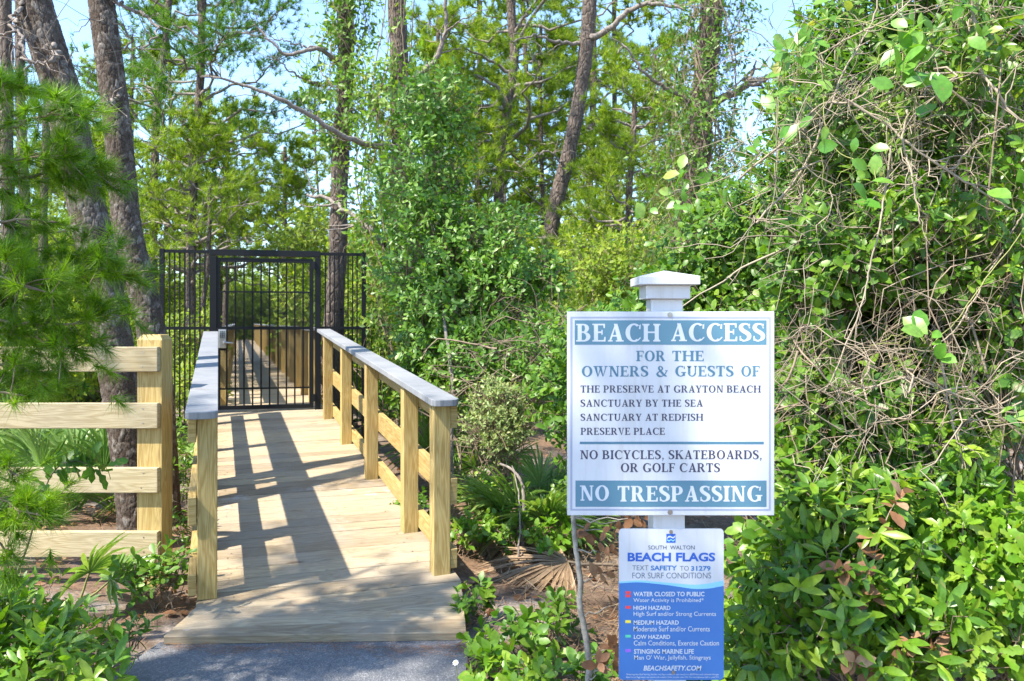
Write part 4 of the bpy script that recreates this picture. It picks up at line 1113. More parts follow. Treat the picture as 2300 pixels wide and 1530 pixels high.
def climbing(name, label, pts, Y, rad, n, leaf='leaf_vine', size=.07, seed=1, per=4, dangle=.35, cat='vine', tmpl=LEAF_SMALL, weights=None, stem='stem'):
    """leafy vine wrapped round a trunk that follows photo columns at depth Y; rad: reach of the leaves in metres from top to base"""
    rng = np.random.default_rng(seed)
    path = resample(np.column_stack((px_path(pts, Y), rad)), 80)
    k = rng.choice(80, n, p=None if weights is None else weights / weights.sum()); a = rng.random(n) * 6.283
    u = np.stack((np.cos(a), np.sin(a), np.zeros(n)), 1)
    lump = .55 + .45 * np.sin(path[k, 2] * 3.1 + seed) * np.sin(a * 2 + path[k, 2] * 1.7)
    c = path[k, :3] + u * (path[k, 3] * (rng.random(n) ** .6) * (.6 + .6 * np.clip(lump, 0, 1)))[:, None] + rng.normal(0, .07, (n, 3))
    d = nrm(u + rng.normal(0, .5, (n, 3)) + np.array((-.2, -.3, -.1)))
    b = path[-1, :3]; t = thing(name, label, cat, (b[0], b[1], float(gz(b[0], b[1])))); base = tuple(t['wloc'])
    G = Geo(); rosettes(G, tmpl, c, d, per, size, size * 1.4, rng, (40, 85)); G.build('leaves', M[leaf], t, base=base, smooth=True)
    G = Geo()
    for q in range(9):                                               # winding stems
        th = np.linspace(0, rng.uniform(3, 9), 60) + q; f = np.linspace(.0, 1, 60) * 79; pp = path[f.astype(int), :3]
        rr = path[f.astype(int), 3] * rng.uniform(.3, .8)
        s = pp + np.stack((np.cos(th) * rr, np.sin(th) * rr, np.zeros(60)), 1) + np.cumsum(rng.normal(0, .012, (60, 3)), 0) * .6
        tubes(G, s[None], np.full((1, 60), rng.uniform(.004, .009)), 4)
    m_ = int(n * dangle); s = c[:m_]; e = s + np.stack((rng.normal(0, .15, m_), rng.normal(0, .15, m_), -rng.uniform(.1, .5, m_)), 1)
    mid = (s + e) / 2 + rng.normal(0, .05, s.shape); tubes(G, np.stack((s, mid, e), 1), np.array((.003, .0025, .0015)), 3)
    G.build('stems', M[stem], t, base=base, smooth=True)
    return t

def frond(G, Gs, c, hub_dir, face, R, n, rng, width=.028, droop=.25, arc=(-105, 105), rb=None):
    """one fan leaf: blades spread round hub_dir in the plane whose normal is face"""
    hd = nrm(np.asarray(hub_dir, float)); fc = np.asarray(face, float); fc = nrm(fc - hd * np.dot(fc, hd)); sd = np.cross(hd, fc)
    an = np.radians(np.linspace(arc[0], arc[1], n) + rng.normal(0, 2.5, n))
    d = np.cos(an)[:, None] * hd + np.sin(an)[:, None] * sd
    L = R * (.72 + .28 * np.cos(an * .8)) * rng.uniform(.86, 1.06, n)
    ts = np.array((0, .28, .55, .78, 1.0)); ws = np.array((.16, .85, 1.0, .62, .03)) * width / 2
    wx = np.cross(d, np.broadcast_to(fc, d.shape)); wx = nrm(wx)
    dr = droop * rng.uniform(.5, 1.6, n)
    V = np.empty((n, 5, 3, 3))
    for k, (t, w) in enumerate(zip(ts, ws)):
        m_ = c + d * (L * t)[:, None] + fc * (.10 * R * t * (1 - t)) + np.array((0, 0, -1.0)) * (dr * L * t ** 2.2)[:, None]
        V[:, k, 0] = m_ - wx * w + fc * w * .5; V[:, k, 1] = m_; V[:, k, 2] = m_ + wx * w + fc * w * .5
    Lq = []
    for k in range(4):
        for s in (0, 1):
            a = 3 * k + s; Lq += [a, a + 1, a + 4, a + 3]
    Lq = np.array(Lq); L_ = (Lq[None] + (np.arange(n) * 15)[:, None]).ravel()
    r = np.clip((rng.random() if rb is None else rb) * .6 + rng.random(n) * .4, 0, 1)
    G.add(V.reshape(-1, 3), L_, np.full(n * 8, 4), np.repeat(r, 15))

def palmetto(name, label, base, nf, R, stalk, seed, leaf='palm', spreadaz=(0, 360), el=(15, 75), group=None, nb=24):
    rng = np.random.default_rng(seed); base = np.asarray(base, float)
    t = thing(name, label, 'palmetto', tuple(base), group); Gs = Geo()
    for q in range(nf):
        az = math.radians(spreadaz[0] + (spreadaz[1] - spreadaz[0]) * (q + rng.random()) / nf); e = math.radians(rng.uniform(*el))
        d = np.array((math.cos(az) * math.cos(e), math.sin(az) * math.cos(e), math.sin(e)))
        Ls = stalk * rng.uniform(.7, 1.2); hub = base + d * Ls
        p = wiggle(base + rng.normal(0, .02, 3), hub, 7, .05, rng); tubes(Gs, p[None], np.linspace(.008, .005, 7)[None], 5)
        G = Geo(); frond(G, Gs, hub, nrm(d + np.array((0, 0, .15))), np.array((-d[0] * .5, -d[1] * .5, 1.0)) + rng.normal(0, .35, 3), R * rng.uniform(.8, 1.15), nb, rng)
        G.build('frond', M[leaf], t, base=tuple(base))
    Gs.build('stalks', M['green_stem' if leaf == 'palm' else 'twig'], t, base=tuple(base), smooth=True)
    return t
# ------------------------------------------------------------------ pines
UPL = (.05, .55)
pine('pine_tree', 'thick plated pine trunk nearest the board fence, leaning past a broken branch stub', [(20, -260), (45, -150), (75, 0), (107, 105), (140, 210), (170, 350), (209, 525), (248, 730), (268, 850), (287, 965), (308, 1150), (318, 1262)], 5.2, 84,
     [(.0, .30, 11, 1.4, 1.5, (.0, .5), 7, None)], 'needle_dark', 11, plates=(150, 820), grow=4.5, nn=22, taper=.5,
     extra=[(np.array([P(90, 95, 5.15), P(128, 122, 5.0), P(112, 135, 4.95), P(75, 140, 4.9), P(50, 128, 4.9)]), .022, .006), (np.array([P(30, 30, 5.1), P(60, 130, 4.9), P(55, 210, 4.85), P(20, 90, 4.9)]), .012, .004), (np.array([P(60, -40, 5.2), P(30, 60, 5.0), P(-10, 80, 5.0)]), .02, .004)], dead=7)
pine('pine_tree', 'slimmer plated pine trunk just left of the black panel, leaning left as it rises', [(200, -260), (215, -150), (228, 0), (241, 105), (255, 210), (267, 314), (276, 418), (288, 523), (314, 628), (338, 732), (354, 850), (364, 1000), (370, 1180)], 5.8, 62,
     [(.0, .25, 11, 1.5, 1.6, (.0, .5), 7, None)], 'needle_dark', 12, plates=(120, 820), grow=4.5, nn=22, taper=.45,
     extra=[(np.array([P(245, 10, 5.8), P(270, -10, 5.7), P(310, -30, 5.6)]), .016, .005), (np.array([P(280, 210, 5.8), P(235, 235, 5.6), P(195, 222, 5.5)]), .016, .006), (np.array([P(250, 0, 5.7), P(330, 40, 5.6), P(345, 80, 5.5), P(300, 115, 5.5)]), .014, .004), (np.array([P(275, 110, 5.8), P(300, 80, 5.7), P(230, 40, 5.6), P(170, 70, 5.5)]), .008, .003)], dead=9)
pine('pine_tree', 'bare grey pine trunk standing behind the right gate panel', [(775, -120), (772, 100), (768, 250), (762, 330), (758, 420), (756, 560), (746, 700), (738, 800), (735, 985)], 10.8, 44,
     [(.0, .25, 7, 1.3, 1.4, (.0, .5), 5, None)], 'needle', 13, grow=3, taper=.6,
     extra=[(np.array([P(768, 150, 10.7), P(715, 110, 10.3), P(650, 125, 10.1), P(610, 95, 10.0), P(575, 60, 10.0)]), .035, .008), (np.array([P(735, 112, 10.4), P(670, 100, 10.2), P(605, 85, 10.0)]), .018, .005), (np.array([P(715, 190, 10.6), P(660, 165, 10.2), P(620, 130, 10.1)]), .02, .006), (np.array([P(865, 550, 9.6), P(835, 515, 9.9), P(780, 475, 10.3), P(730, 445, 10.6), P(690, 440, 10.7)]), .036, .02)], dead=8)
pine('pine_tree', 'pine trunk wrapped in climbing vine beside the tall glossy shrub', [(890, -140), (888, 0), (893, 100), (897, 250), (903, 450), (918, 650), (932, 760), (938, 995)], 9.9, 46,
     [(.0, .2, 6, 1.2, 1.4, (.0, .5), 5, None)], 'needle', 14, grow=3, taper=.5,
     extra=[(np.array([P(895, 330, 9.7), P(840, 330, 9.4), P(760, 300, 9.0), P(700, 262, 8.8), P(640, 228, 8.6), P(580, 203, 8.5), P(520, 182, 8.4), P(450, 170, 8.3)]), .04, .010), (np.array([P(905, 200, 9.8), P(980, 130, 9.6), P(1000, 30, 9.5), P(990, -60, 9.4)]), .04, .015)], dead=9)
pine('pine_tree', 'thin reddish pine trunk between the shrub and the dark leaning pine', [(1150, -80), (1148, 20), (1155, 130), (1140, 230), (1130, 330), (1122, 420), (1118, 560), (1115, 880)], 17, 24,
     [(.0, .62, 26, 1.5, 2.4, (-.05, .45), 7, None)], 'needle', 15, grow=2.5, taper=.5, nl=.16, nw=.013, nn=18, dense=2,
     extra=[(np.array([P(1136, 280, 17), P(1120, 200, 16.5), P(1050, 160, 16.3), P(1010, 130, 16)]), .05, .015), (np.array([P(1152, 80, 17), P(1190, 20, 16.6), P(1230, -20, 16.3)]), .04, .012)], dead=5)
pine('pine_tree', 'dark pine trunk leaning to the right above the BEACH ACCESS sign', [(1330, -120), (1320, 60), (1306, 190), (1280, 330), (1250, 450), (1232, 550), (1222, 700), (1215, 930)], 13, 37,
     [(.0, .24, 14, 1.6, 2.0, (-.1, .4), 7, None)], 'needle_dark', 16, grow=3, taper=.5,
     extra=[(np.array([P(1318, 90, 13), P(1360, 70, 12.8), P(1420, 20, 12.6), P(1480, 8, 12.4), P(1540, 20, 12.2)]), .06, .02), (np.array([P(1308, 100, 13), P(1260, 95, 12.8), P(1200, 80, 12.6), P(1150, 95, 12.4)]), .035, .01), (np.array([P(1270, 380, 13), P(1230, 340, 12.7), P(1165, 375, 12.5)]), .02, .008)], dead=6)
pine('pine_tree', 'stout dark pine trunk draped with hanging vines left of the tangled hedge', [(1610, -140), (1597, 60), (1582, 200), (1570, 330), (1550, 450), (1532, 560), (1516, 800), (1510, 1030)], 9, 58,
     [(.0, .18, 6, 1.5, 1.8, (.0, .5), 5, None)], 'needle_dark', 17, grow=3, taper=.5,
     extra=[(np.array([P(1600, 235, 9), P(1650, 205, 8.9), P(1700, 180, 8.8), P(1765, 158, 8.7)]), .05, .03), (np.array([P(1560, 235, 9), P(1510, 205, 8.8), P(1450, 165, 8.6), P(1400, 95, 8.5)]), .03, .01)], dead=7)
pine('pine_tree', 'slender far pine directly behind the leaning dark pine', [(1332, 120), (1328, 330), (1322, 450), (1330, 600), (1318, 880)], 20, 20, [(.0, .7, 30, 1.6, 2.6, (-.05, .4), 7, None)], 'needle', 18, dense=2, grow=2, nl=.17, nw=.015, nn=16)
pine('pine_tree', 'open crowned pine standing against the sky left of the gap', [(458, -60), (455, 100), (448, 230), (436, 350), (430, 480), (428, 600), (425, 905)], 14, 22,
     [(.0, .55, 30, 1.3, 2.1, (.0, .5), 8, None)], 'needle_dark', 19, grow=2, nl=.15, nw=.011, nn=20, dense=2)
pine('pine_tree', 'thin dark pine with bare fanning branches left of the open crowned pine', [(384, -20), (372, 120), (358, 230), (352, 350), (350, 480), (350, 560), (350, 860)], 17, 20,
     [(.0, .42, 24, 1.2, 2.2, (.0, .5), 7, None), (.38, .62, 9, 1.3, 1.6, (.5, 1.1), 0, None)], 'needle_dark', 20, grow=2, nl=.15, nw=.011, nn=16)
pine('pine_tree', 'young yellow green pine rising over the gate', [(520, 235), (512, 330), (502, 450), (494, 600), (487, 850)], 20, 15,
     [(.04, .66, 46, .8, 2.9, (-.05, .45), 8, None)], 'needle', 21, nl=.18, nw=.016, nn=22)
pine('pine_tree', 'broad sunlit young pine left of the young pine over the gate', [(445, 235), (440, 330), (433, 450), (428, 600), (425, 885)], 13.2, 20,
     [(.1, .58, 34, .7, 1.7, (-.05, .45), 7, None)], 'needle', 22, nl=.14, nw=.011, nn=20)
pine('pine_tree', 'young dark pine with layered sprays right of the leaning pine', [(1425, 215), (1420, 330), (1412, 450), (1408, 600), (1402, 900)], 12, 18,
     [(.05, .60, 38, .6, 1.45, (-.1, .4), 7, None)], 'needle', 23, nl=.13, nw=.011, nn=20)
pine('pine_tree', 'thin trunk seen through the bars of the gate', [(515, 380), (512, 590), (508, 700), (505, 840)], 26, 15, [(.0, .3, 10, .8, 1.2, (.0, .5), 5, None)], 'needle', 24, nl=.15, nw=.012)
pine('pine_tree', 'crooked slim trunk seen through the left panel', [(470, 420), (466, 590), (455, 660), (441, 760), (437, 920)], 12.3, 13, [(.0, .3, 8, .6, 1.0, (.0, .5), 5, None)], 'needle', 25)
for k, (x0, x1, Y, w, lab) in enumerate(((12, 18, 9.0, 34, 'tall pine trunk behind needles at the left picture edge'), (48, 60, 10.5, 26, 'second thin pine trunk behind the feathery young pine'), (104, 100, 12.0, 20, 'thin far pine trunk between needles and plated trunk'), (-60, -40, 7.5, 40, 'pine trunk partly outside the left picture edge'))):
    pine('pine_tree', lab, [(x0, -120), (x0 + 2, 200), (x1, 500), (x1 + 4, 760), (x1 + 4, 1010)], Y, w, [(.0, .22, 3, 1.3, 1.8, (.0, .5), 5, None)], 'needle', 30 + k, grow=2.5, nl=.15, nw=.011)

pine('pine_tree', 'pine beyond the left picture edge whose crown shades the foot of the ramp', np.array([P(1150, 725, 1) * 0 + np.array((-4.65 + .04 * q, 1.15 + .03 * q, 7.6 - 1.1 * q)) for q in range(8)]), 2, .11,
     [(.06, .5, 18, 1.1, 1.6, (-.1, .4), 6, None)], 'needle_dark', 39, nn=18, nl=.13, nw=.010)

pine('pine_tree', 'unseen pine added out of view to dapple the signs with shade', np.array([np.array((-2.78 + .02 * q, .28 + .01 * q, 5.8 - .84 * q)) for q in range(8)]), 2, .11,  # added out of view, small crown shaped to shade part of the signs
     [(.03, .30, 16, .5, .95, (-.1, .4), 6, None)], 'needle_dark', 38, nn=18, nl=.13, nw=.010)

for k, (px, ytop, Y, lab) in enumerate(((985, 40, 16, 'sunlit pine behind the vine wrapped trunk'), (1075, 130, 19, 'bushy bright pine between the shrub and the thin reddish trunk'), (1215, 60, 18, 'bright pine filling the gap left of the leaning pine'), (1470, 110, 15, 'bright pine between the leaning pine and the stout dark trunk'), (300, 90, 18, 'bright pine in the gap between the two plated trunks and the panel'), (640, 330, 19, 'low bright pine just left of the bare grey trunk'), (170, 250, 15, 'bright pine behind the two plated trunks'))):
    pine('pine_tree', lab, [(px, ytop), (px - 2, ytop + 150), (px + 3, 520), (px, 650), (px - 2, 725 + int(1.5 * F / Y))], Y, 13,
         [(.03, .66, 40, .6, 2.2, (-.1, .4), 7, None)], 'needle', 250 + k, nl=.17, nw=.014, nn=20)

# far pines: four kinds, copied with their parts
far_lab = 'sunlit pine in the distant stand behind the boardwalk and gate'
proto = []
for k in range(4):
    H = (12.5, 10.0, 14.0, 8.0)[k]
    pth = np.array([(.15 * math.sin(q + k), .1 * math.cos(q * 1.3 + k), H * (1 - q / 5)) for q in range(6)])
    proto.append(pine('pine_tree', far_lab, pth + np.array((0, 1000 + 5 * k, 0)), 20, .075, [(.02, (.8, .88, .7, .9)[k], 40, .5, (2.6, 2.3, 2.9, 2.1)[k], (-.1, .35), 8, None)], 'needle', 40 + k, group='distant pines behind the gate', nl=.20, nw=.024, nn=20))
rng = np.random.default_rng(77)
spots = []
for k in range(46):
    px = -150 + 2700 * (k + rng.random()) / 46; Y = rng.uniform(19, 38) if k % 3 else rng.uniform(40, 60)
    if 500 < px < 800 and Y < 30: Y = rng.uniform(34, 55)
    spots.append((px, Y))
for k, (px, Y) in enumerate(spots):
    src = proto[k % 4]
    o = src if k < 4 else copy_tree(src)
    x = (px - 1150) / F * Y
    if abs(x - (-2.8 - .3436 * (Y - 9))) < 2.2: x += 3.6
    o.location = (x, Y, float(gz(x, Y))); o.rotation_euler = (0, 0, rng.random() * 6.28)
    s = rng.uniform(.8, 1.15) if Y < 40 else rng.uniform(1.1, 1.5)
    if 470 < px < 820: s *= .42
    elif 1560 < px < 1840: s *= .5
    elif px < 470: s *= .8
    o.scale = (s, s, s)

# leafy understorey behind everything, copied
ul = 'loose yellow green bush filling the distant understorey'
protob = []
for k in range(3):
    b0 = (1000.0 + 6 * k, -50.0, 0.0)
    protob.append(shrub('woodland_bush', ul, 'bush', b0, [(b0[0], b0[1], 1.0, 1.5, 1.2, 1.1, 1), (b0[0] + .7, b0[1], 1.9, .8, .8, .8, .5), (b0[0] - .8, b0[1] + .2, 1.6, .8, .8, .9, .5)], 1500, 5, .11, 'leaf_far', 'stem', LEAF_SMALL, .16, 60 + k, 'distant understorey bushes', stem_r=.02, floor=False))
k = 0
for row, (Y0, Y1, n) in enumerate(((13.5, 17, 17), (17, 23, 24), (24, 32, 24), (34, 46, 24))):
    for q in range(n):
        px = -100 + 2500 * (q + rng.random()) / n; Y = rng.uniform(Y0, Y1)
        x = (px - 1150) / F * Y
        if abs(x - (-2.8 - .3436 * (Y - 9))) < 2.3: x += 2.6 if x > -2.8 - .3436 * (Y - 9) else -2.6
        o = protob[k] if k < 3 else copy_tree(protob[k % 3])
        o.location = (x, Y, float(gz(x, Y)) - .05); o.rotation_euler = (0, 0, rng.random() * 6.28); s = rng.uniform(.75, 1.25); o.scale = (s * 1.1, s * 1.1, s * rng.uniform(.9, 1.25)); k += 1

for q in range(9):                                                   # where the boardwalk bends out of sight
    o = copy_tree(protob[q % 3]); Y = 47.5 + 2.2 * (q % 3); x = -2.8 - .3436 * (Y - 9) - 4 + 1.0 * q
    o.location = (x, Y, float(gz(x, Y))); o.rotation_euler = (0, 0, q * 1.7); o.scale = (1.5, 1.5, 1.7)
for q in range(5):
    o = copy_tree(proto[q % 4]); Y = 52 + 3 * (q % 2); x = -2.8 - .3436 * (Y - 9) - 5 + 2.4 * q
    o.location = (x, Y, float(gz(x, Y))); o.rotation_euler = (0, 0, q * 2.3); o.scale = (.62, .62, .62)

# ------------------------------------------------------------------ vines on trunks
climbing('climbing_vine', 'yellow green vine hanging round the bare grey trunk', [(778, -60), (772, 100), (768, 230), (762, 330)], 10.6, (.36, .4, .5, .2), 620, seed=81, size=.085)
climbing('climbing_vine', 'thick leafy vine covering the trunk beside the glossy shrub', [(890, -80), (885, 60), (870, 230), (860, 420), (875, 600), (900, 800), (925, 940)], 9.6, (.35, .3, .5, .5, .45, .45, .45), 1300, seed=82, size=.08, weights=np.concatenate((np.full(16, .12), np.full(64, 1.0))))
climbing('climbing_vine', 'dark trailing vine draped over the stout trunk near the hedge', [(1610, -100), (1597, 60), (1582, 200), (1570, 330), (1550, 450), (1535, 600)], 8.8, (.5, .55, .55, .5, .5, .6), 1350, leaf='leaf_hedge', seed=83, size=.06, dangle=.6)

# ------------------------------------------------------------------ middle shrubs
shrub('glossy_shrub', 'tall glossy green shrub in the centre between ramp and sign', 'shrub', P(1010, 1010, 7.4) * np.array((1, 1, 0)) + np.array((0, 0, -.08)),
      [E(980, 250, 7.5, 85, 110, .35), E(960, 420, 7.4, 105, 130, .45), E(1000, 590, 7.3, 140, 130, .55), E(1120, 575, 7.2, 100, 105, .5), E(1060, 700, 7.1, 190, 110, .55), E(960, 760, 7.1, 70, 130, .4), E(1225, 630, 7.2, 60, 50, .35)],
      2600, 7, .058, 'leaf_yaupon', 'stem', LEAF_OBOVATE, .085, 91, nst=12, stem_r=.016)
shrub('leafy_shrub', 'dense small leaved shrub directly behind the sign post', 'shrub', (2.0, 5.2, -.1),
      [E(1560, 720, 5.0, 200, 150, .5), E(1400, 800, 5.3, 170, 110, .5), E(1650, 560, 4.9, 140, 130, .45), E(1330, 900, 5.4, 130, 120, .4), E(1720, 800, 4.6, 140, 200, .5)],
      3000, 6, .05, 'leaf_hedge', 'stem', LEAF_OVAL, .08, 92, nst=12)
shrub('brushy_shrub', 'sparse twiggy shrub right of the handrail below the glossy shrub', 'shrub', (-.3, 6.6, -.1),
      [E(1080, 830, 6.6, 130, 100, .4), E(1230, 820, 6.3, 90, 110, .4), E(980, 850, 7.2, 80, 90, .3)], 900, 6, .055, 'leaf_yaupon', 'twig', LEAF_OBOVATE, .08, 93, nst=9, stem_r=.01)
shrub('pale_shrub', 'small pale yellow green shrub in front of the palmetto', 'shrub', (-.05, 5.75, -.09),
      [E(1125, 900, 5.7, 62, 45, .2), E(1105, 960, 5.65, 70, 40, .2), E(1160, 950, 5.7, 40, 40, .18), E(1125, 1000, 5.6, 25, 40, .1)], 620, 6, .03, 'leaf_pale', 'twig', LEAF_SMALL, .07, 94, nst=6, stem_r=.007, twig_every=1)
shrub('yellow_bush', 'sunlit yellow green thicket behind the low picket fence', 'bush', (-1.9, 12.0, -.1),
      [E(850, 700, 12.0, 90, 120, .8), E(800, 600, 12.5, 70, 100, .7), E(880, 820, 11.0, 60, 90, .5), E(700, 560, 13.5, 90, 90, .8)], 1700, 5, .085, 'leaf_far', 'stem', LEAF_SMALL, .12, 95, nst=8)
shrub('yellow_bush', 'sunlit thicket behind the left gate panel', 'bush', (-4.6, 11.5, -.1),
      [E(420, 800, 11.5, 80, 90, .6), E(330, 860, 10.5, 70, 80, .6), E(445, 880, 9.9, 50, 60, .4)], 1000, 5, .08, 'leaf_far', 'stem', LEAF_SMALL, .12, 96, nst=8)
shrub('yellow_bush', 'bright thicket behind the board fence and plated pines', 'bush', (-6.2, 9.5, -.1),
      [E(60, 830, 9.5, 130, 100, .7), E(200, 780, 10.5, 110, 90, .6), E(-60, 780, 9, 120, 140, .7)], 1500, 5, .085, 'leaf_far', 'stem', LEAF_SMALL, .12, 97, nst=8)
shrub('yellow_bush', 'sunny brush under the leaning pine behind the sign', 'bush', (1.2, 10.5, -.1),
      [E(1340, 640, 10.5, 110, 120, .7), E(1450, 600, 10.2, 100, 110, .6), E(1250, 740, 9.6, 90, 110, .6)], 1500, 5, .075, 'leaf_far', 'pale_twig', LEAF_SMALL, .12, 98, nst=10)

# ------------------------------------------------------------------ the hedge on the right
shrub('hedge_shrub', 'tall dark leaved hedge shrub filling the upper right behind dry twigs', 'shrub', (2.7, 4.4, -.1),
      [E(2050, 110, 4.0, 260, 230, .6), E(1960, 380, 4.0, 250, 210, .6), E(2200, 400, 3.9, 230, 260, .6), E(1830, 200, 4.3, 75, 130, .35), E(1800, 480, 4.3, 170, 130, .5), E(2300, 120, 3.8, 220, 250, .6)],
      5200, 7, .062, 'leaf_hedge', 'stem', LEAF_LANCE, .085, 101, nst=18, stem_r=.02)
shrub('hedge_shrub', 'loose front sprays of pointed leaves between the canes of the upper hedge', 'shrub', (2.3, 3.5, -.1),
      [E(2120, 250, 3.2, 190, 200, .3), E(1950, 520, 3.2, 190, 110, .3), E(2230, 560, 3.1, 90, 150, .25), E(1850, 260, 3.4, 90, 170, .25)], 420, 7, .06, 'leaf_hedge', 'pale_twig', LEAF_LANCE, .07, 106, nst=12, stem_r=.008, twig_every=1)
shrub('hedge_shrub', 'middle hedge shrub of small rounded leaves right of the large sign', 'shrub', (1.7, 3.7, -.1),
      [E(1840, 700, 3.7, 140, 170, .4), E(2050, 720, 3.6, 200, 190, .45), E(2250, 760, 3.5, 170, 220, .45), E(1800, 930, 3.5, 110, 150, .35)],
      2700, 6, .042, 'leaf_hedge', 'stem', LEAF_OVAL, .07, 102, nst=16)
shrub('broad_leaf_shrub', 'low shrub of large glossy leaves right of the small blue sign', 'shrub', (1.35, 2.75, -.05),
      [E(1900, 1180, 2.75, 160, 130, .22), E(1830, 1350, 2.65, 170, 140, .22), E(2050, 1130, 2.8, 150, 130, .22), E(2000, 1380, 2.6, 170, 150, .22), E(1720, 1450, 2.7, 80, 90, .15)],
      560, 7, .066, 'leaf_broad', 'stem', LEAF_LANCE, .06, 103, nst=14, stem_r=.008, spread=(40, 80))
shrub('broad_leaf_shrub', 'lime green young leaved shrub in the lower right corner', 'shrub', (1.75, 2.65, -.05),
      [E(2200, 1240, 2.6, 130, 130, .2), E(2150, 1400, 2.55, 160, 130, .2), E(2290, 1330, 2.5, 90, 190, .2)],
      330, 6, .054, 'leaf_lime', 'stem', LEAF_OAK, .05, 104, nst=10, stem_r=.008)
shrub('broad_leaf_shrub', 'dark broad leaved shrub behind the lime green one', 'shrub', (1.9, 3.0, -.05),
      [E(2200, 1250, 3.0, 210, 160, .25), E(2000, 1250, 3.1, 210, 200, .25), E(1760, 1250, 3.1, 110, 160, .2), E(1650, 1480, 3.0, 160, 110, .2)],
      800, 6, .06, 'leaf_broad', 'stem', LEAF_OVAL, .06, 105, nst=12, stem_r=.008)

shrub('hedge_shrub', 'small oval leaved sprays along the edge of the large sign', 'shrub', (1.15, 3.0, -.1),
      [E(1800, 650, 3.2, 60, 130, .2), E(1820, 880, 3.1, 70, 140, .2), E(1790, 1060, 3.0, 60, 80, .15), E(1930, 620, 3.1, 110, 70, .2), E(2120, 640, 3.05, 120, 60, .2), E(2230, 720, 3.0, 60, 70, .2)], 520, 7, .042, 'leaf_hedge', 'twig', LEAF_OVAL, .06, 107, nst=10, stem_r=.006, twig_every=1)
shrub('hedge_shrub', 'pointed leaf sprays hanging at the right picture edge above the dead thicket', 'shrub', (2.0, 2.95, -.1),
      [E(2270, 340, 2.95, 60, 140, .2), E(2240, 580, 2.9, 80, 90, .2), E(2060, 500, 3.0, 110, 70, .2), E(2180, 90, 3.0, 120, 90, .2)], 230, 7, .055, 'leaf_broad', 'twig', LEAF_LANCE, .06, 108, nst=8, stem_r=.006, twig_every=1)

shrub('hedge_shrub', 'loose leafy sprays among the grey dead twigs in the middle of the hedge', 'shrub', (1.75, 3.1, -.1),
      [E(2080, 850, 3.1, 200, 90, .2), E(1930, 950, 3.0, 120, 90, .2), E(2240, 900, 3.0, 90, 110, .2), E(2060, 1010, 2.95, 200, 60, .15)], 360, 7, .046, 'leaf_hedge', 'twig', LEAF_OVAL, .06, 109, nst=10, stem_r=.006, twig_every=1)

def tangle(name, label, regions, n, seed, mat, r=(.0012, .0028), seg=.055, K=12, hint=(-.5, -.1, -.25), side=2, cat='vine'):
    rng = np.random.default_rng(seed); t = thing(name, label, cat, tuple(P(regions[0][0], 1500, regions[0][2]) * np.array((1, 1, 0)) + np.array((0, 0, -.08))))
    base = tuple(t['wloc']); G = Geo()
    w = np.array([a[3] * a[4] for a in regions], float); k = rng.choice(len(regions), n, p=w / w.sum())
    A = np.array([a[:6] for a in regions], float)[k]
    Y = A[:, 2] + rng.uniform(-1, 1, n) * A[:, 5]
    px = A[:, 0] + rng.uniform(-1, 1, n) * A[:, 3]; py = A[:, 1] + rng.uniform(-1, 1, n) * A[:, 4]
    s = np.stack(((px - 1150) / F * Y, Y, CZ - (py - HY) / F * Y), 1)
    d = nrm(np.array(hint) + rng.normal(0, .75, (n, 3)) * np.array((1, .45, 1)))
    pts = [s]
    for q in range(K - 1):
        kink = (rng.random((n, 1)) < .45) * rng.normal(0, .85, (n, 3)) + rng.normal(0, .12, (n, 3))
        d = nrm(d + kink * np.array((1, .5, 1)) + np.array((0, 0, -.02)))
        pts.append(pts[-1] + d * (seg * rng.uniform(.5, 1.4, n))[:, None])
    paths = np.stack(pts, 1); rr = rng.uniform(r[0], r[1], n) * np.where(rng.random(n) < .06, 2.2, 1)
    tubes(G, paths, rr[:, None] * np.linspace(1, .45, K)[None], 4, rng.random(n))
    for q in range(side):
        j = rng.integers(1, K - 1, n); b = paths[np.arange(n), j]; e = nrm(paths[np.arange(n), j + 1] - b + rng.normal(0, .05, (n, 3)))
        l = rng.uniform(.03, .12, n)[:, None]; m1 = b + e * l * .5 + rng.normal(0, .01, (n, 3)); en = m1 + nrm(e + rng.normal(0, .6, (n, 3))) * l * .6
        tubes(G, np.stack((b, m1, en), 1), (rr * .6)[:, None] * np.array((1, .8, .4)), 3)
    G.build('twigs', M[mat], t, base=base, smooth=True); return t
tangle('dry_vine_tangle', 'bleached dry vine twigs tangled over the upper hedge', [(2030, 330, 3.2, 300, 250, .35), (2170, 130, 3.2, 150, 180, .3), (1810, 400, 3.3, 110, 150, .3)], 210, 111, 'pale_twig', K=11, seg=.06)
tangle('dry_vine_tangle', 'grey brown thicket of dead twigs right of the large sign', [(2050, 830, 2.95, 260, 140, .3), (1860, 900, 3.0, 120, 150, .25), (2200, 640, 3.0, 130, 150, .3)], 230, 112, 'twig', r=(.0007, .0024), K=9, seg=.05)
tangle('dry_vine_tangle', 'pale dead twigs criss crossing above the broad leaved shrub', [(2080, 880, 2.75, 230, 110, .2), (1900, 1120, 2.8, 140, 120, .2)], 85, 113, 'pale_twig', r=(.0012, .003), K=9, seg=.05)
tangle('dry_brush', 'fine dead brush tangled at the foot of the glossy shrub', [(1150, 830, 6.2, 130, 80, .4), (1050, 950, 6.0, 60, 60, .3), (1240, 760, 6.3, 60, 60, .3)], 120, 114, 'twig', r=(.002, .004), seg=.08, K=9, cat='brush')
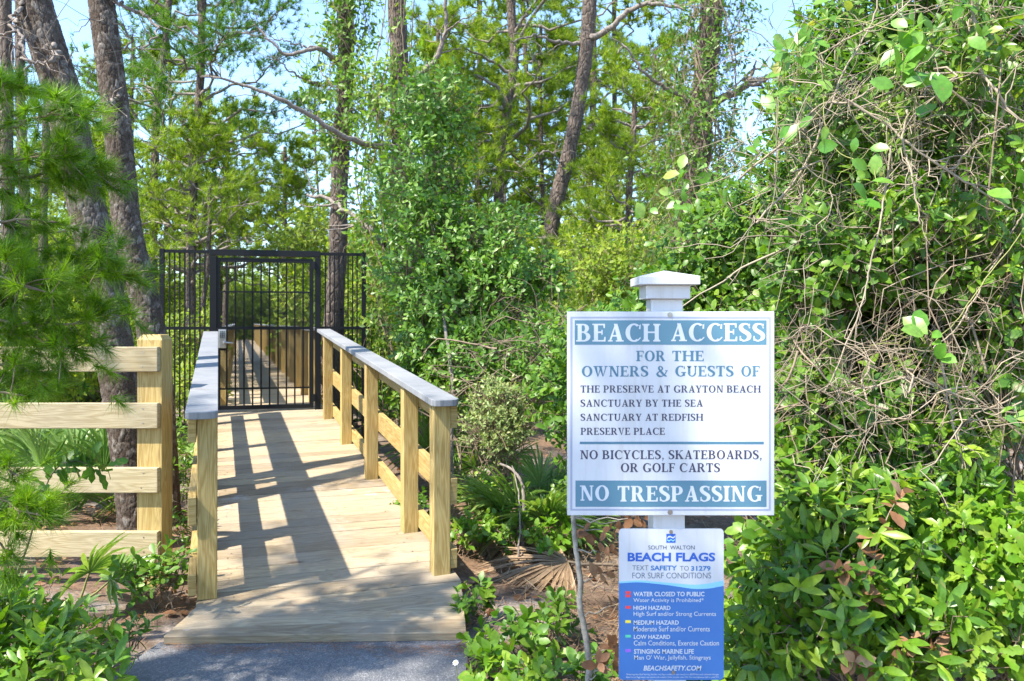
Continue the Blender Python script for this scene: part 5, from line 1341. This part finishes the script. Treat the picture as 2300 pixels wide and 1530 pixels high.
# long canes of the vine
t = thing('cane_vine', 'long arching tan canes with thorny joints crossing the hedge', 'vine', (1.6, 2.9, -.08)); G = Geo(); rng = np.random.default_rng(115)
for pts, r0 in (([(1900, 225, 2.9), (1990, 270, 2.85), (2040, 315, 2.8), (2150, 380, 2.78), (2230, 430, 2.76), (2310, 470, 2.75)], .0052), ([(2180, 0, 2.9), (2200, 150, 2.85), (2240, 220, 2.8), (2275, 265, 2.78), (2300, 280, 2.78)], .006), ([(1660, 400, 3.3), (1740, 330, 3.2), (1830, 240, 3.1), (1900, 225, 2.95), (2010, 165, 2.9), (2200, 150, 2.85)], .005), ([(1700, 500, 3.2), (1800, 370, 3.15), (1890, 180, 3.1), (1960, 60, 3.1), (1985, -30, 3.1)], .005), ([(2040, 250, 2.8), (2035, 330, 2.78), (2055, 400, 2.75), (2070, 500, 2.72)], .0042), ([(1800, 150, 3.1), (1900, 90, 3.05), (2030, 20, 3.0), (2100, -40, 3.0)], .004), ([(2140, 380, 2.8), (2190, 320, 2.78), (2260, 290, 2.75)], .0035), ([(2300, 480, 2.8), (2200, 650, 2.8), (2140, 740, 2.78), (2080, 800, 2.76)], .003), ([(2000, 330, 2.85), (1980, 480, 2.82), (1950, 620, 2.8), (1905, 770, 2.78), (1850, 880, 2.8)], .0035), ([(2190, 900, 2.72), (2060, 850, 2.7), (1960, 860, 2.7), (1890, 875, 2.72)], .004), ([(2120, 780, 2.72), (2125, 850, 2.7), (2145, 960, 2.7), (2160, 1040, 2.68), (2175, 1140, 2.66)], .004)):
    p = resample(np.array([tuple(P(*q)) + (r0 * (1 - .5 * k / len(pts)),) for k, q in enumerate(pts)]), 40); p[:, :3] += np.cumsum(rng.normal(0, .0022, (40, 3)), 0)
    tubes(G, p[None, :, :3], p[None, :, 3] * (1 + .12 * (np.arange(40) % 7 == 0)), 6)
    for z in range(16):
        k = rng.integers(2, 38); b = p[k, :3]; e = nrm(p[min(k + 2, 39), :3] - b + rng.normal(0, .03, 3)); l = rng.uniform(.05, .2)
        tubes(G, wiggle(b, b + e * l, 6, .2, rng)[None], np.linspace(r0 * .5, r0 * .2, 6)[None], 4)
G.build('canes', M['pale_twig'], t, base=tuple(t['wloc']), smooth=True)

def vine_leaves(name, label, clusters, seed, stems=()):
    rng = np.random.default_rng(seed); t = thing(name, label, 'vine', tuple(P(clusters[0][0], 1500, clusters[0][2]) * np.array((1, 1, 0)) + np.array((0, 0, -.08)))); base = tuple(t['wloc'])
    pos, dr, sz, nm = [], [], [], []
    for (px, py, Y, n, spr, s) in clusters:
        c = P(px, py, Y)
        for q in range(n):
            pos.append(c + rng.normal(0, spr / F * Y, 3) * np.array((1, .6, 1))); dr.append(nrm(rng.normal(0, .6, 3) + np.array((.1, -.35, .25)))); sz.append(s / F * Y * rng.uniform(.5, 1.05)); nm.append(np.array((-.25, -.8, .45)) + rng.normal(0, .35, 3))
    G = Geo(); scatter(G, LEAF_OVAL, np.array(pos), frames(np.array(dr), np.array(nm)), np.array(sz), rng.random(len(pos))); G.build('leaves', M['leaf_smilax'], t, base=base, smooth=True)
    G = Geo()
    for p_, d_ in zip(pos, dr): tubes(G, wiggle(p_ + np.array((0, .12, -.10)) + rng.normal(0, .05, 3), p_, 6, .15, rng)[None], np.linspace(.0016, .0011, 6)[None], 4)
    for st in stems:
        p = resample(np.array([P(*q) for q in st]), 30); p += np.cumsum(rng.normal(0, .002, p.shape), 0); tubes(G, p[None], np.full((1, 30), .0018), 4)
    G.build('stems', M['green_stem'], t, base=base, smooth=True)
vine_leaves('briar_vine', 'bright oval leaved briar vine trailing over the top of the hedge', [(2040, 70, 2.75, 6, 22, 62), (2020, 140, 2.72, 9, 30, 78), (2050, 200, 2.7, 6, 26, 85), (1745, 185, 3.2, 6, 18, 55), (1740, 300, 3.1, 3, 20, 52), (1700, 345, 3.1, 3, 12, 50), (1860, 310, 2.9, 2, 14, 62), (1950, 370, 2.8, 5, 22, 60), (1960, 430, 2.75, 3, 20, 78), (1985, 485, 2.72, 1, 4, 70), (2150, 60, 2.8, 4, 40, 55), (1900, 40, 3.0, 6, 40, 58), (1800, 60, 3.1, 6, 40, 55), (1760, 120, 3.1, 5, 30, 52), (1830, 120, 3.0, 4, 40, 50), (2280, 420, 2.7, 4, 25, 66)], 121, [[(1700, 350, 3.1), (1745, 290, 3.12), (1750, 190, 3.18), (1770, 120, 3.1), (1810, 60, 3.1), (1900, 40, 3.0), (2040, 70, 2.78), (2150, 60, 2.82), (2310, 20, 2.8)], [(2040, 70, 2.78), (2020, 140, 2.75), (2050, 210, 2.73), (2010, 300, 2.78), (1950, 370, 2.8), (1960, 430, 2.77), (1985, 500, 2.74)], [(2050, 210, 2.73), (2160, 300, 2.72), (2290, 430, 2.72)], [(1770, 120, 3.1), (1830, 130, 3.02), (1865, 310, 2.92), (1950, 370, 2.8)]])
vine_leaves('briar_vine', 'loose briar sprig reaching left above the sign post cap', [(1520, 400, 3.2, 4, 18, 46), (1480, 450, 3.2, 5, 22, 48), (1530, 460, 3.15, 4, 16, 48), (1580, 410, 3.2, 4, 20, 46), (1450, 500, 3.2, 3, 14, 44)], 122, [[(1440, 520, 3.2), (1500, 440, 3.18), (1570, 420, 3.2), (1660, 350, 3.3)]])
vine_leaves('briar_vine', 'briar vine sprig over the dead twigs right of the large sign', [(2075, 770, 2.62, 5, 16, 66), (2110, 800, 2.6, 4, 18, 48), (2250, 945, 2.62, 4, 20, 46), (2290, 930, 2.6, 3, 14, 50)], 123, [[(2300, 510, 2.7), (2220, 620, 2.68), (2130, 740, 2.64), (2060, 800, 2.62)]])

# ------------------------------------------------------------------ palmettos
palmetto('palmetto', 'green fan palmetto left of the large sign', (.2, 5.45, -.1), 13, .5, .40, 131, el=(15, 70), nb=28)
palmetto('palmetto', 'palmetto with long fans leaning against the right handrail', (-.72, 7.2, -.1), 8, .45, .42, 132, spreadaz=(-100, 130), el=(35, 75))
palmetto('palmetto', 'palmetto in shade below the glossy shrub', (-.35, 7.0, -.1), 8, .45, .42, 133, spreadaz=(-100, 100), el=(30, 75))
for k, (x, y, lab) in enumerate(((-3.7, 6.6, 'large palmetto behind the boards at the left picture edge'), (-3.0, 6.3, 'palmetto between the thick pine trunk and the fence boards'), (-3.6, 7.9, 'palmetto further back behind the board fence'), (-3.45, 6.1, 'palmetto between the corner post and the ramp'), (-4.0, 8.3, 'palmetto under the left gate panel'), (-4.4, 7.3, 'far left palmetto behind the fence'))):
    palmetto('palmetto', lab, (x, y, -.12), 11, .5, .5, 140 + k, spreadaz=(60, 310), el=(15, 75))
palmetto('palmetto', 'single small palmetto fan lying in front of the lowest fence board', P(150, 1330, 4.0) * np.array((1, 1, 0)) + np.array((0, 0, -.03)), 2, .3, .22, 150, spreadaz=(-10, 60), el=(30, 60), nb=20)
for k, (px, py, Y, az, lab) in enumerate(((1180, 1190, 5.3, 190, 'large dead brown palmetto frond lying in the sun beside the ramp'), (1275, 1250, 4.6, 195, 'dead brown fan frond lying left of the small blue sign'), (1010, 1180, 5.6, 10, 'dead frond under the handrail boards'))):
    rng = np.random.default_rng(160 + k); c = P(px, py, Y); z = float(gz(c[0], c[1])) + .10
    t = thing('fallen_frond', lab, 'dead frond', (c[0], c[1], z)); G, Gs = Geo(), Geo()
    a = math.radians(az); hd = np.array((math.cos(a), math.sin(a) * .6, -.06))
    frond(G, Gs, np.array((c[0], c[1], z)), hd, (0, -.15, 1), .62, 40, rng, .02, .16, (-88, 88)); frond(G, Gs, np.array((c[0], c[1], z - .03)), hd + np.array((0, .3, 0)), (0, -.1, 1), .52, 30, rng, .02, .14, (-80, 80))
    G.build('blades', M['palm_dead'], t, base=(c[0], c[1], z))
    tubes(Gs, wiggle(np.array((c[0], c[1], z)), np.array((c[0] - hd[0] * .5, c[1] - hd[1] * .5, z - .09)), 6, .06, rng)[None], np.linspace(.008, .012, 6)[None], 6); Gs.build('stalk', M['twig'], t, base=(c[0], c[1], z), smooth=True)

# ------------------------------------------------------------------ young pine in front of the fence, left
rng = np.random.default_rng(171)
t = thing('young_pine', 'feathery bright green young pine hanging over the board fence', 'tree', (-2.95, 2.9, -.05)); base = tuple(t['wloc'])
G, Gl = Geo(), Geo(); C, D = [], []
tr = wiggle(np.array((-2.95, 2.9, -.15)), np.array((-2.75, 3.0, 3.4)), 12, .05, rng); tubes(Gl, tr[None], np.linspace(.05, .012, 12)[None], 8)
Gl.build('trunk', M['limb'], t, base=base, smooth=True); Gl = Geo()
for (x0, y0, x1, y1, Y, n, wd) in ((-200, 330, 170, 250, 3.0, 34, 45), (-200, 420, 150, 350, 2.95, 34, 40), (-200, 250, 80, 200, 3.0, 20, 40), (-200, 440, 245, 375, 3.05, 40, 36), (-200, 560, 200, 590, 3.0, 40, 40), (-200, 560, 140, 500, 2.9, 24, 40), (-200, 640, 300, 620, 2.95, 56, 42), (-200, 720, 230, 720, 2.9, 46, 42), (-200, 690, 180, 790, 2.85, 36, 40), (-200, 780, 110, 845, 2.9, 17, 32), (-200, 850, 60, 890, 2.85, 9, 24), (-200, 640, 120, 660, 2.75, 30, 40), (-200, 1000, 60, 1080, 2.8, 18, 26), (-200, 1100, 100, 1160, 2.75, 22, 24), (-200, 1150, 40, 1260, 2.7, 14, 24), (-200, 1050, 160, 1120, 2.9, 12, 18), (-200, 180, 60, 200, 3.0, 14, 26)):
    a = P(x0, y0, Y); b = P(x1, y1, Y + rng.normal(0, .08)); p = wiggle(a, b, 12, .07, rng); p[:, 2] += .03 * np.sin(np.linspace(0, 3.1, 12))
    tubes(Gl, p[None], np.linspace(.010, .0025, 12)[None], 5)
    od = nrm(b - a)
    for q in range(n):
        f = rng.random() ** .75; kk = min(f * 11, 10.99); i0 = int(kk); s = p[i0] + (p[i0 + 1] - p[i0]) * (kk - i0)
        e = s + (od * rng.uniform(.2, .9) + rng.normal(0, 1, 3) * np.array((.5, .9, .9))) * wd / F * Y
        tubes(Gl, np.stack((s, (s + e) / 2 + rng.normal(0, .005, 3), e))[None], np.array(((.003, .0022, .0016),)), 3)
        C.append(e); D.append(nrm(e - s + od * .03 + rng.normal(0, .01, 3)))
    C.append(p[-1]); D.append(od)
Gl.build('branches', M['twig'], t, base=base, smooth=True)
C, D = np.array(C), np.array(D); x_ = rng.random(len(C)) < .35; C = np.concatenate((C, C[x_] + rng.normal(0, .045, (x_.sum(), 3)))); D = np.concatenate((D, nrm(D[x_] + rng.normal(0, .4, (x_.sum(), 3)))))
tufts(G, C, D, 84, .083, .0023, rng, (8, 82), seg=.5); G.build('needles', M['needle_near'], t, base=base)

# ------------------------------------------------------------------ low plants at the front
shrub('ground_shrub', 'bright green low shrub in the lower left corner', 'shrub', (-1.75, 2.95, -.05),
      [E(110, 1495, 2.9, 140, 55, .18), E(50, 1450, 3.0, 90, 40, .18), E(215, 1510, 2.85, 50, 32, .12), E(-20, 1400, 3.0, 50, 40, .2)], 130, 7, .07, 'leaf_lime', 'stem', LEAF_LANCE, .06, 181, stem_r=.006, lean=(0, -.1, .4))
shrub('ground_shrub', 'dark low shrub in front of the palmetto fan at left', 'shrub', (-2.0, 3.5, -.05),
      [E(40, 1350, 3.5, 70, 40, .2), E(150, 1405, 3.3, 80, 26, .15), E(290, 1440, 3.15, 50, 16, .1)], 70, 6, .055, 'leaf_hedge', 'stem', LEAF_LANCE, .05, 182, stem_r=.005, lean=(0, -.1, .4))
shrub('ground_shrub', 'small dark glossy shrub at the foot of the fence corner post', 'shrub', (-1.82, 4.12, -.05),
      [E(330, 1270, 4.15, 62, 36, .14), E(380, 1290, 4.1, 36, 34, .12), E(300, 1310, 4.1, 30, 30, .1)], 34, 7, .06, 'leaf_yaupon', 'stem', LEAF_OBOVATE, .06, 183, stem_r=.005, lean=(0, -.1, .4), twig_every=1)
shrub('ground_shrub', 'green seedlings between fence post and ramp', 'shrub', (-1.9, 5.2, -.06),
      [E(412, 1180, 4.9, 22, 50, .15), E(410, 1080, 6.0, 22, 60, .3), E(408, 990, 7.0, 20, 50, .3)], 90, 6, .05, 'leaf_lime', 'stem', LEAF_LANCE, .05, 184, stem_r=.004, lean=(0, -.1, .4))
for k, (px, py, Y, s, n, leaf, lab) in enumerate(((1110, 1490, 3.0, 60, 26, 'leaf_lime', 'leafy seedling at the front edge of the asphalt right of the ramp'), (1085, 1380, 3.3, 38, 18, 'leaf_broad', 'seedling against the right front corner of the ramp'), (1190, 1390, 3.3, 90, 34, 'leaf_hedge', 'low green seedling patch between the ramp and the sapling'), (1200, 1490, 2.9, 75, 34, 'leaf_broad', 'bright seedlings left of the small blue sign'), (1060, 1270, 3.9, 38, 16, 'leaf_hedge', 'seedlings beside the end post of the right handrail'), (1250, 1310, 3.6, 60, 22, 'leaf_hedge', 'seedlings behind the thin sapling trunk'), (1330, 1450, 3.0, 60, 24, 'leaf_hedge', 'seedlings at the foot of the small blue sign'))):
    c = P(px, py, Y)
    shrub('seedling', lab, 'seedling', (c[0], c[1], -.06), [(c[0], c[1], .02 + .5 * s / F * Y, s / F * Y, .16, s / F * Y * .75, 1)], n, 6, .05, leaf, 'stem', LEAF_OBOVATE if k % 2 else LEAF_OVAL, .045, 190 + k, stem_r=.004, lean=(0, -.1, .5))

for k, (px, py, Y, s, n, leaf, lab) in enumerate(((1050, 1120, 5.0, 45, 34, 'leaf_lime', 'low bright plants in the sun behind the right handrail end'), (1140, 1140, 5.0, 50, 40, 'leaf_hedge', 'low green plants around the dead fronds'), (1235, 1150, 4.9, 55, 44, 'leaf_lime', 'bright low plants at the left edge of the large sign'), (1090, 1050, 5.9, 60, 50, 'leaf_broad', 'leafy low bush under the pale shrub'), (930, 1080, 5.6, 50, 40, 'leaf_hedge', 'low plants seen through the right railing'), (1270, 1020, 5.6, 60, 70, 'leaf_hedge', 'leafy low bush close behind the large sign'))):
    c = P(px, py, Y)
    shrub('seedling', lab, 'seedling', (c[0], c[1], -.08), [(c[0], c[1], .04 + .5 * s / F * Y, s / F * Y, .2, s / F * Y * .75, 1)], n, 6, .045, leaf, 'stem', LEAF_OVAL, .045, 240 + k, stem_r=.004, lean=(0, -.1, .5))

# sapling with dead leaves beside the small sign
rng = np.random.default_rng(201); t = thing('sapling', 'thin lichened sapling with curled brown leaves left of the small blue sign', 'sapling', tuple(P(1320, 1530, 2.75) * np.array((1, 1, 0)) + np.array((0, 0, -.05)))); base = tuple(t['wloc'])
G = Geo(); p = resample(np.array([P(*q) for q in ((1285, 1130, 2.75), (1290, 1210, 2.75), (1303, 1290, 2.74), (1305, 1360, 2.74), (1318, 1440, 2.74), (1320, 1540, 2.75), (1322, 1640, 2.76))]), 30); p += np.cumsum(rng.normal(0, .0015, p.shape), 0)
tubes(G, p[None], np.linspace(.008, .013, 30)[None], 8); C, D = [], []
for (px, py) in ((1350, 1190), (1340, 1240), (1390, 1170), (1330, 1300), (1370, 1360), (1360, 1460), (1340, 1500), (1300, 1190), (1410, 1165), (1375, 1490)):
    k = int(np.clip((py - 1130) / 16, 0, 28)); e = P(px, py, 2.72 + rng.normal(0, .05)); tubes(G, wiggle(p[k], e, 7, .15, rng)[None], np.linspace(.003, .0014, 7)[None], 4)
    C.append(e); D.append(nrm(e - p[k]))
G.build('trunk', M['lichen'], t, base=base, smooth=True)
G = Geo(); rosettes(G, LEAF_OVAL, np.array(C), np.array(D), 6, .046, .06, rng, (40, 90)); G.build('dead_leaves', M['leaf_dead'], t, base=base, smooth=True)
rng = np.random.default_rng(202); t = thing('dead_leaf_branch', 'dry branch with pinkish brown leaves in the lower right shrub', 'branch', tuple(P(2000, 1500, 2.6) * np.array((1, 1, 0)) + np.array((0, 0, -.05)))); base = tuple(t['wloc'])
G = Geo(); C, D = [], []
for st in ([(1985, 1530, 2.6), (1975, 1400, 2.55), (1960, 1280, 2.5), (1985, 1180, 2.5), (2010, 1130, 2.5)], [(1975, 1400, 2.55), (1930, 1330, 2.48), (1900, 1290, 2.47)], [(1985, 1530, 2.6), (2040, 1470, 2.45), (2080, 1450, 2.45)], [(1985, 1530, 2.6), (1920, 1490, 2.45), (1900, 1470, 2.43)]):
    q = resample(np.array([P(*z) for z in st]), 16); G = Geo(); tubes(G, q[None], np.linspace(.004, .0018, 16)[None], 5); G.build('stem', M['twig'], t, base=base, smooth=True)
    for z in (7, 10, 12, 14, 15): C.append(q[z]); D.append(nrm(q[min(z + 1, 15)] - q[z - 1] + rng.normal(0, .02, 3)))
G = Geo(); rosettes(G, LEAF_OVAL, np.array(C), np.array(D), 4, .055, .05, rng, (40, 90)); G.build('dead_leaves', M['leaf_dead'], t, base=base, smooth=True)
# oak sprig in front of the fence
rng = np.random.default_rng(203); t = thing('oak_sprig', 'dark lobed oak sprig hanging in front of the third fence board', 'sprig', tuple(P(60, 1300, 3.6) * np.array((1, 1, 0)) + np.array((0, 0, -.05)))); base = tuple(t['wloc'])
G = Geo(); q = resample(np.array([P(*z) for z in ((20, 1330, 3.6), (60, 1230, 3.55), (90, 1130, 3.5), (120, 1060, 3.5), (165, 1035, 3.5), (215, 1050, 3.5))]), 24); tubes(G, q[None], np.linspace(.007, .002, 24)[None], 5); G.build('stem', M['stem'], t, base=base, smooth=True)
G = Geo(); ks = [13, 15, 17, 18, 19, 20, 21, 22, 23]; rosettes(G, LEAF_OAK, q[ks], nrm(np.gradient(q, axis=0)[ks] + rng.normal(0, .01, (9, 3))), 4, .085, .06, rng, (45, 85), rnd_base=np.zeros(9)); G.build('leaves', M['leaf_hedge'], t, base=base, smooth=True)

# bare curved stems right of the ramp
for k, (st, r, lab) in enumerate((([(1175, 1190, 5.0), (1178, 1130, 5.0), (1172, 1080, 5.05), (1150, 1055, 5.1), (1125, 1045, 5.15)], .014, 'curved bare grey stem in front of the pale shrub'), ([(1013, 940, 6.3), (1018, 880, 6.3), (1010, 820, 6.35), (1005, 760, 6.5), (1000, 690, 6.7)], .020, 'smooth brown stem rising behind the end of the right handrail'), ([(1165, 1240, 4.7), (1160, 1150, 4.8), (1152, 1090, 4.9), (1140, 1040, 5.0)], .006, 'thin upright dry stem beside the dead fronds'))):
    q = resample(np.array([P(*z) for z in st]), 24); rng = np.random.default_rng(210 + k); q[1:] += np.cumsum(rng.normal(0, .003, (23, 3)), 0); g0 = q[0].copy(); g0[2] = gz(g0[0], g0[1]) - .05; q = np.concatenate((g0[None], q))
    t = thing('bare_stem', lab, 'stem', tuple(g0)); G = Geo(); tubes(G, q[None], np.linspace(r, r * .55, 25)[None], 8); G.build('stem', M['limb'], t, base=tuple(g0), smooth=True)

# ------------------------------------------------------------------ litter
rng = np.random.default_rng(221); n = 9000
x = rng.uniform(-5, 3.2, n); y = 2.7 + rng.random(n) ** 1.3 * 7
on_path = (x > -1.75) & (x < -.1) & (y < 3.7); x, y = x[~on_path], y[~on_path]; n = len(x)
a = rng.random(n) * 6.283; d = np.stack((np.cos(a), np.sin(a), rng.normal(0, .12, n)), 1)
R = frames(d, np.array((0, 0, 1.0)) + rng.normal(0, .2, (n, 3))); L = rng.uniform(.09, .2, n); R = R.copy(); R[:, :, 0] *= (.003 / L)[:, None]
G = Geo(); scatter(G, NEEDLE, np.stack((x, y, gz(x, y) + .012 + rng.random(n) * .012), 1), R, L, rng.random(n)); tag(G.build('pine_straw', M['straw']), 'reddish pine straw scattered over the sandy ground', 'pine straw', kind='stuff')
n = 3600; x = rng.uniform(-5, 3.2, n); y = 2.7 + rng.random(n) ** 1.3 * 7
ok = ~((x > -1.75) & (x < -.1) & (y < 3.7)); x, y = x[ok], y[ok]; n = len(x)
a = rng.random(n) * 6.283; d = np.stack((np.cos(a), np.sin(a), rng.normal(0, .3, n)), 1)
G = Geo(); scatter(G, LEAF_OVAL, np.stack((x, y, gz(x, y) + .02), 1), frames(d, np.array((0, 0, 1.0)) + rng.normal(0, .45, (n, 3))), rng.uniform(.03, .075, n), rng.random(n)); tag(G.build('leaf_litter', M['leaf_dead'], smooth=True), 'curled brown leaf litter on the forest floor', 'leaf litter', kind='stuff')
n = 380; t = rng.random(n); y = 3.5 + 5.2 * t ** 1.4; x = np.array([rng.uniform(XL(b), XR(b) + .1) for b in y])
a = rng.normal(.3, .7, n) + np.where(rng.random(n) < .5, 0, 3.14); d = np.stack((np.cos(a), np.sin(a), np.full(n, .01)), 1); R = frames(d, np.broadcast_to(np.array((0, 0, 1.0)), d.shape)); L = rng.uniform(.04, .11, n); R = R.copy(); R[:, :, 0] *= (.0022 / L)[:, None]
G = Geo(); scatter(G, NEEDLE, np.stack((x, y, zd(y) + .004), 1), R, L, rng.random(n)); tag(G.build('fallen_needles', M['straw']), 'few dry pine needles scattered on the ramp planks', 'pine needles', kind='stuff')

n = 420; x = -1.55 + 1.5 * rng.random(n) ** .8; y = 3.50 - np.abs(rng.normal(0, .05, n)) - .02 * np.sin(x * 9)
a = rng.normal(.1, .5, n); d = np.stack((np.cos(a), np.sin(a), np.full(n, .02)), 1); R = frames(d, np.broadcast_to(np.array((0, 0, 1.0)), d.shape)); L = rng.uniform(.04, .12, n); R = R.copy(); R[:, :, 0] *= (.0025 / L)[:, None]
G = Geo(); scatter(G, NEEDLE, np.stack((x, y, np.full(n, .004) + rng.random(n) * .006), 1), R, L, rng.random(n)); tag(G.build('drifted_needles', M['straw']), 'reddish needles drifted along the joint of ramp and asphalt', 'pine needles', kind='stuff')

c = P(1023, 1488, 3.12); zb_ = -.05; rng = np.random.default_rng(231)
t = thing('daisy', 'single small white flower with a yellow centre at the asphalt edge', 'flower', (c[0], c[1], zb_)); base = tuple(t['wloc'])
G = Geo(); tubes(G, wiggle(np.array((c[0] + .02, c[1] + .02, zb_)), c, 8, .08, rng)[None], np.full((1, 8), .0012), 5); G.build('stem', M['green_stem'], t, base=base, smooth=True)
k = 8; a = np.arange(k) / k * 6.283; fn = nrm((-.15, -.6, .75)); ax = nrm(np.cross(fn, (0, 0, 1.0))); ay = np.cross(fn, ax)
d = np.cos(a)[:, None] * ax + np.sin(a)[:, None] * ay
G = Geo(); scatter(G, LEAF_OVAL, np.repeat(c[None], k, 0), frames(d, np.broadcast_to(fn, d.shape)), .013, .5); G.build('petals', M['vinyl'], t, base=base, smooth=True)
G = Geo(); disc(G, c, fn, .0045, .003, 10); G.build('flower_centre', M['yellow'], t, base=base)

rng = np.random.default_rng(261); n = 5200; x = rng.normal(.55, .75, n); y = 2.75 + rng.random(n) * 3.6
ok = (x > XR(y) + .2) & (x > -.05 - .12 * (y - 2.7)); x, y = x[ok], y[ok]; n = len(x); a = rng.random(n) * 6.283; d = np.stack((np.cos(a), np.sin(a), rng.normal(0, .25, n)), 1)
R = frames(d, np.array((0, 0, 1.0)) + rng.normal(0, .2, (n, 3))); L = rng.uniform(.08, .24, n); R = R.copy(); R[:, :, 0] *= (rng.uniform(.002, .006, n) / L)[:, None]
G = Geo(); scatter(G, NEEDLE, np.stack((x, y, gz(x, y) + .015 + rng.random(n) * .05), 1), R, L, rng.random(n)); tag(G.build('dead_blade_litter', M['palm_dead']), 'tan dead blades and needles matted between ramp and sign', 'plant litter', kind='stuff')
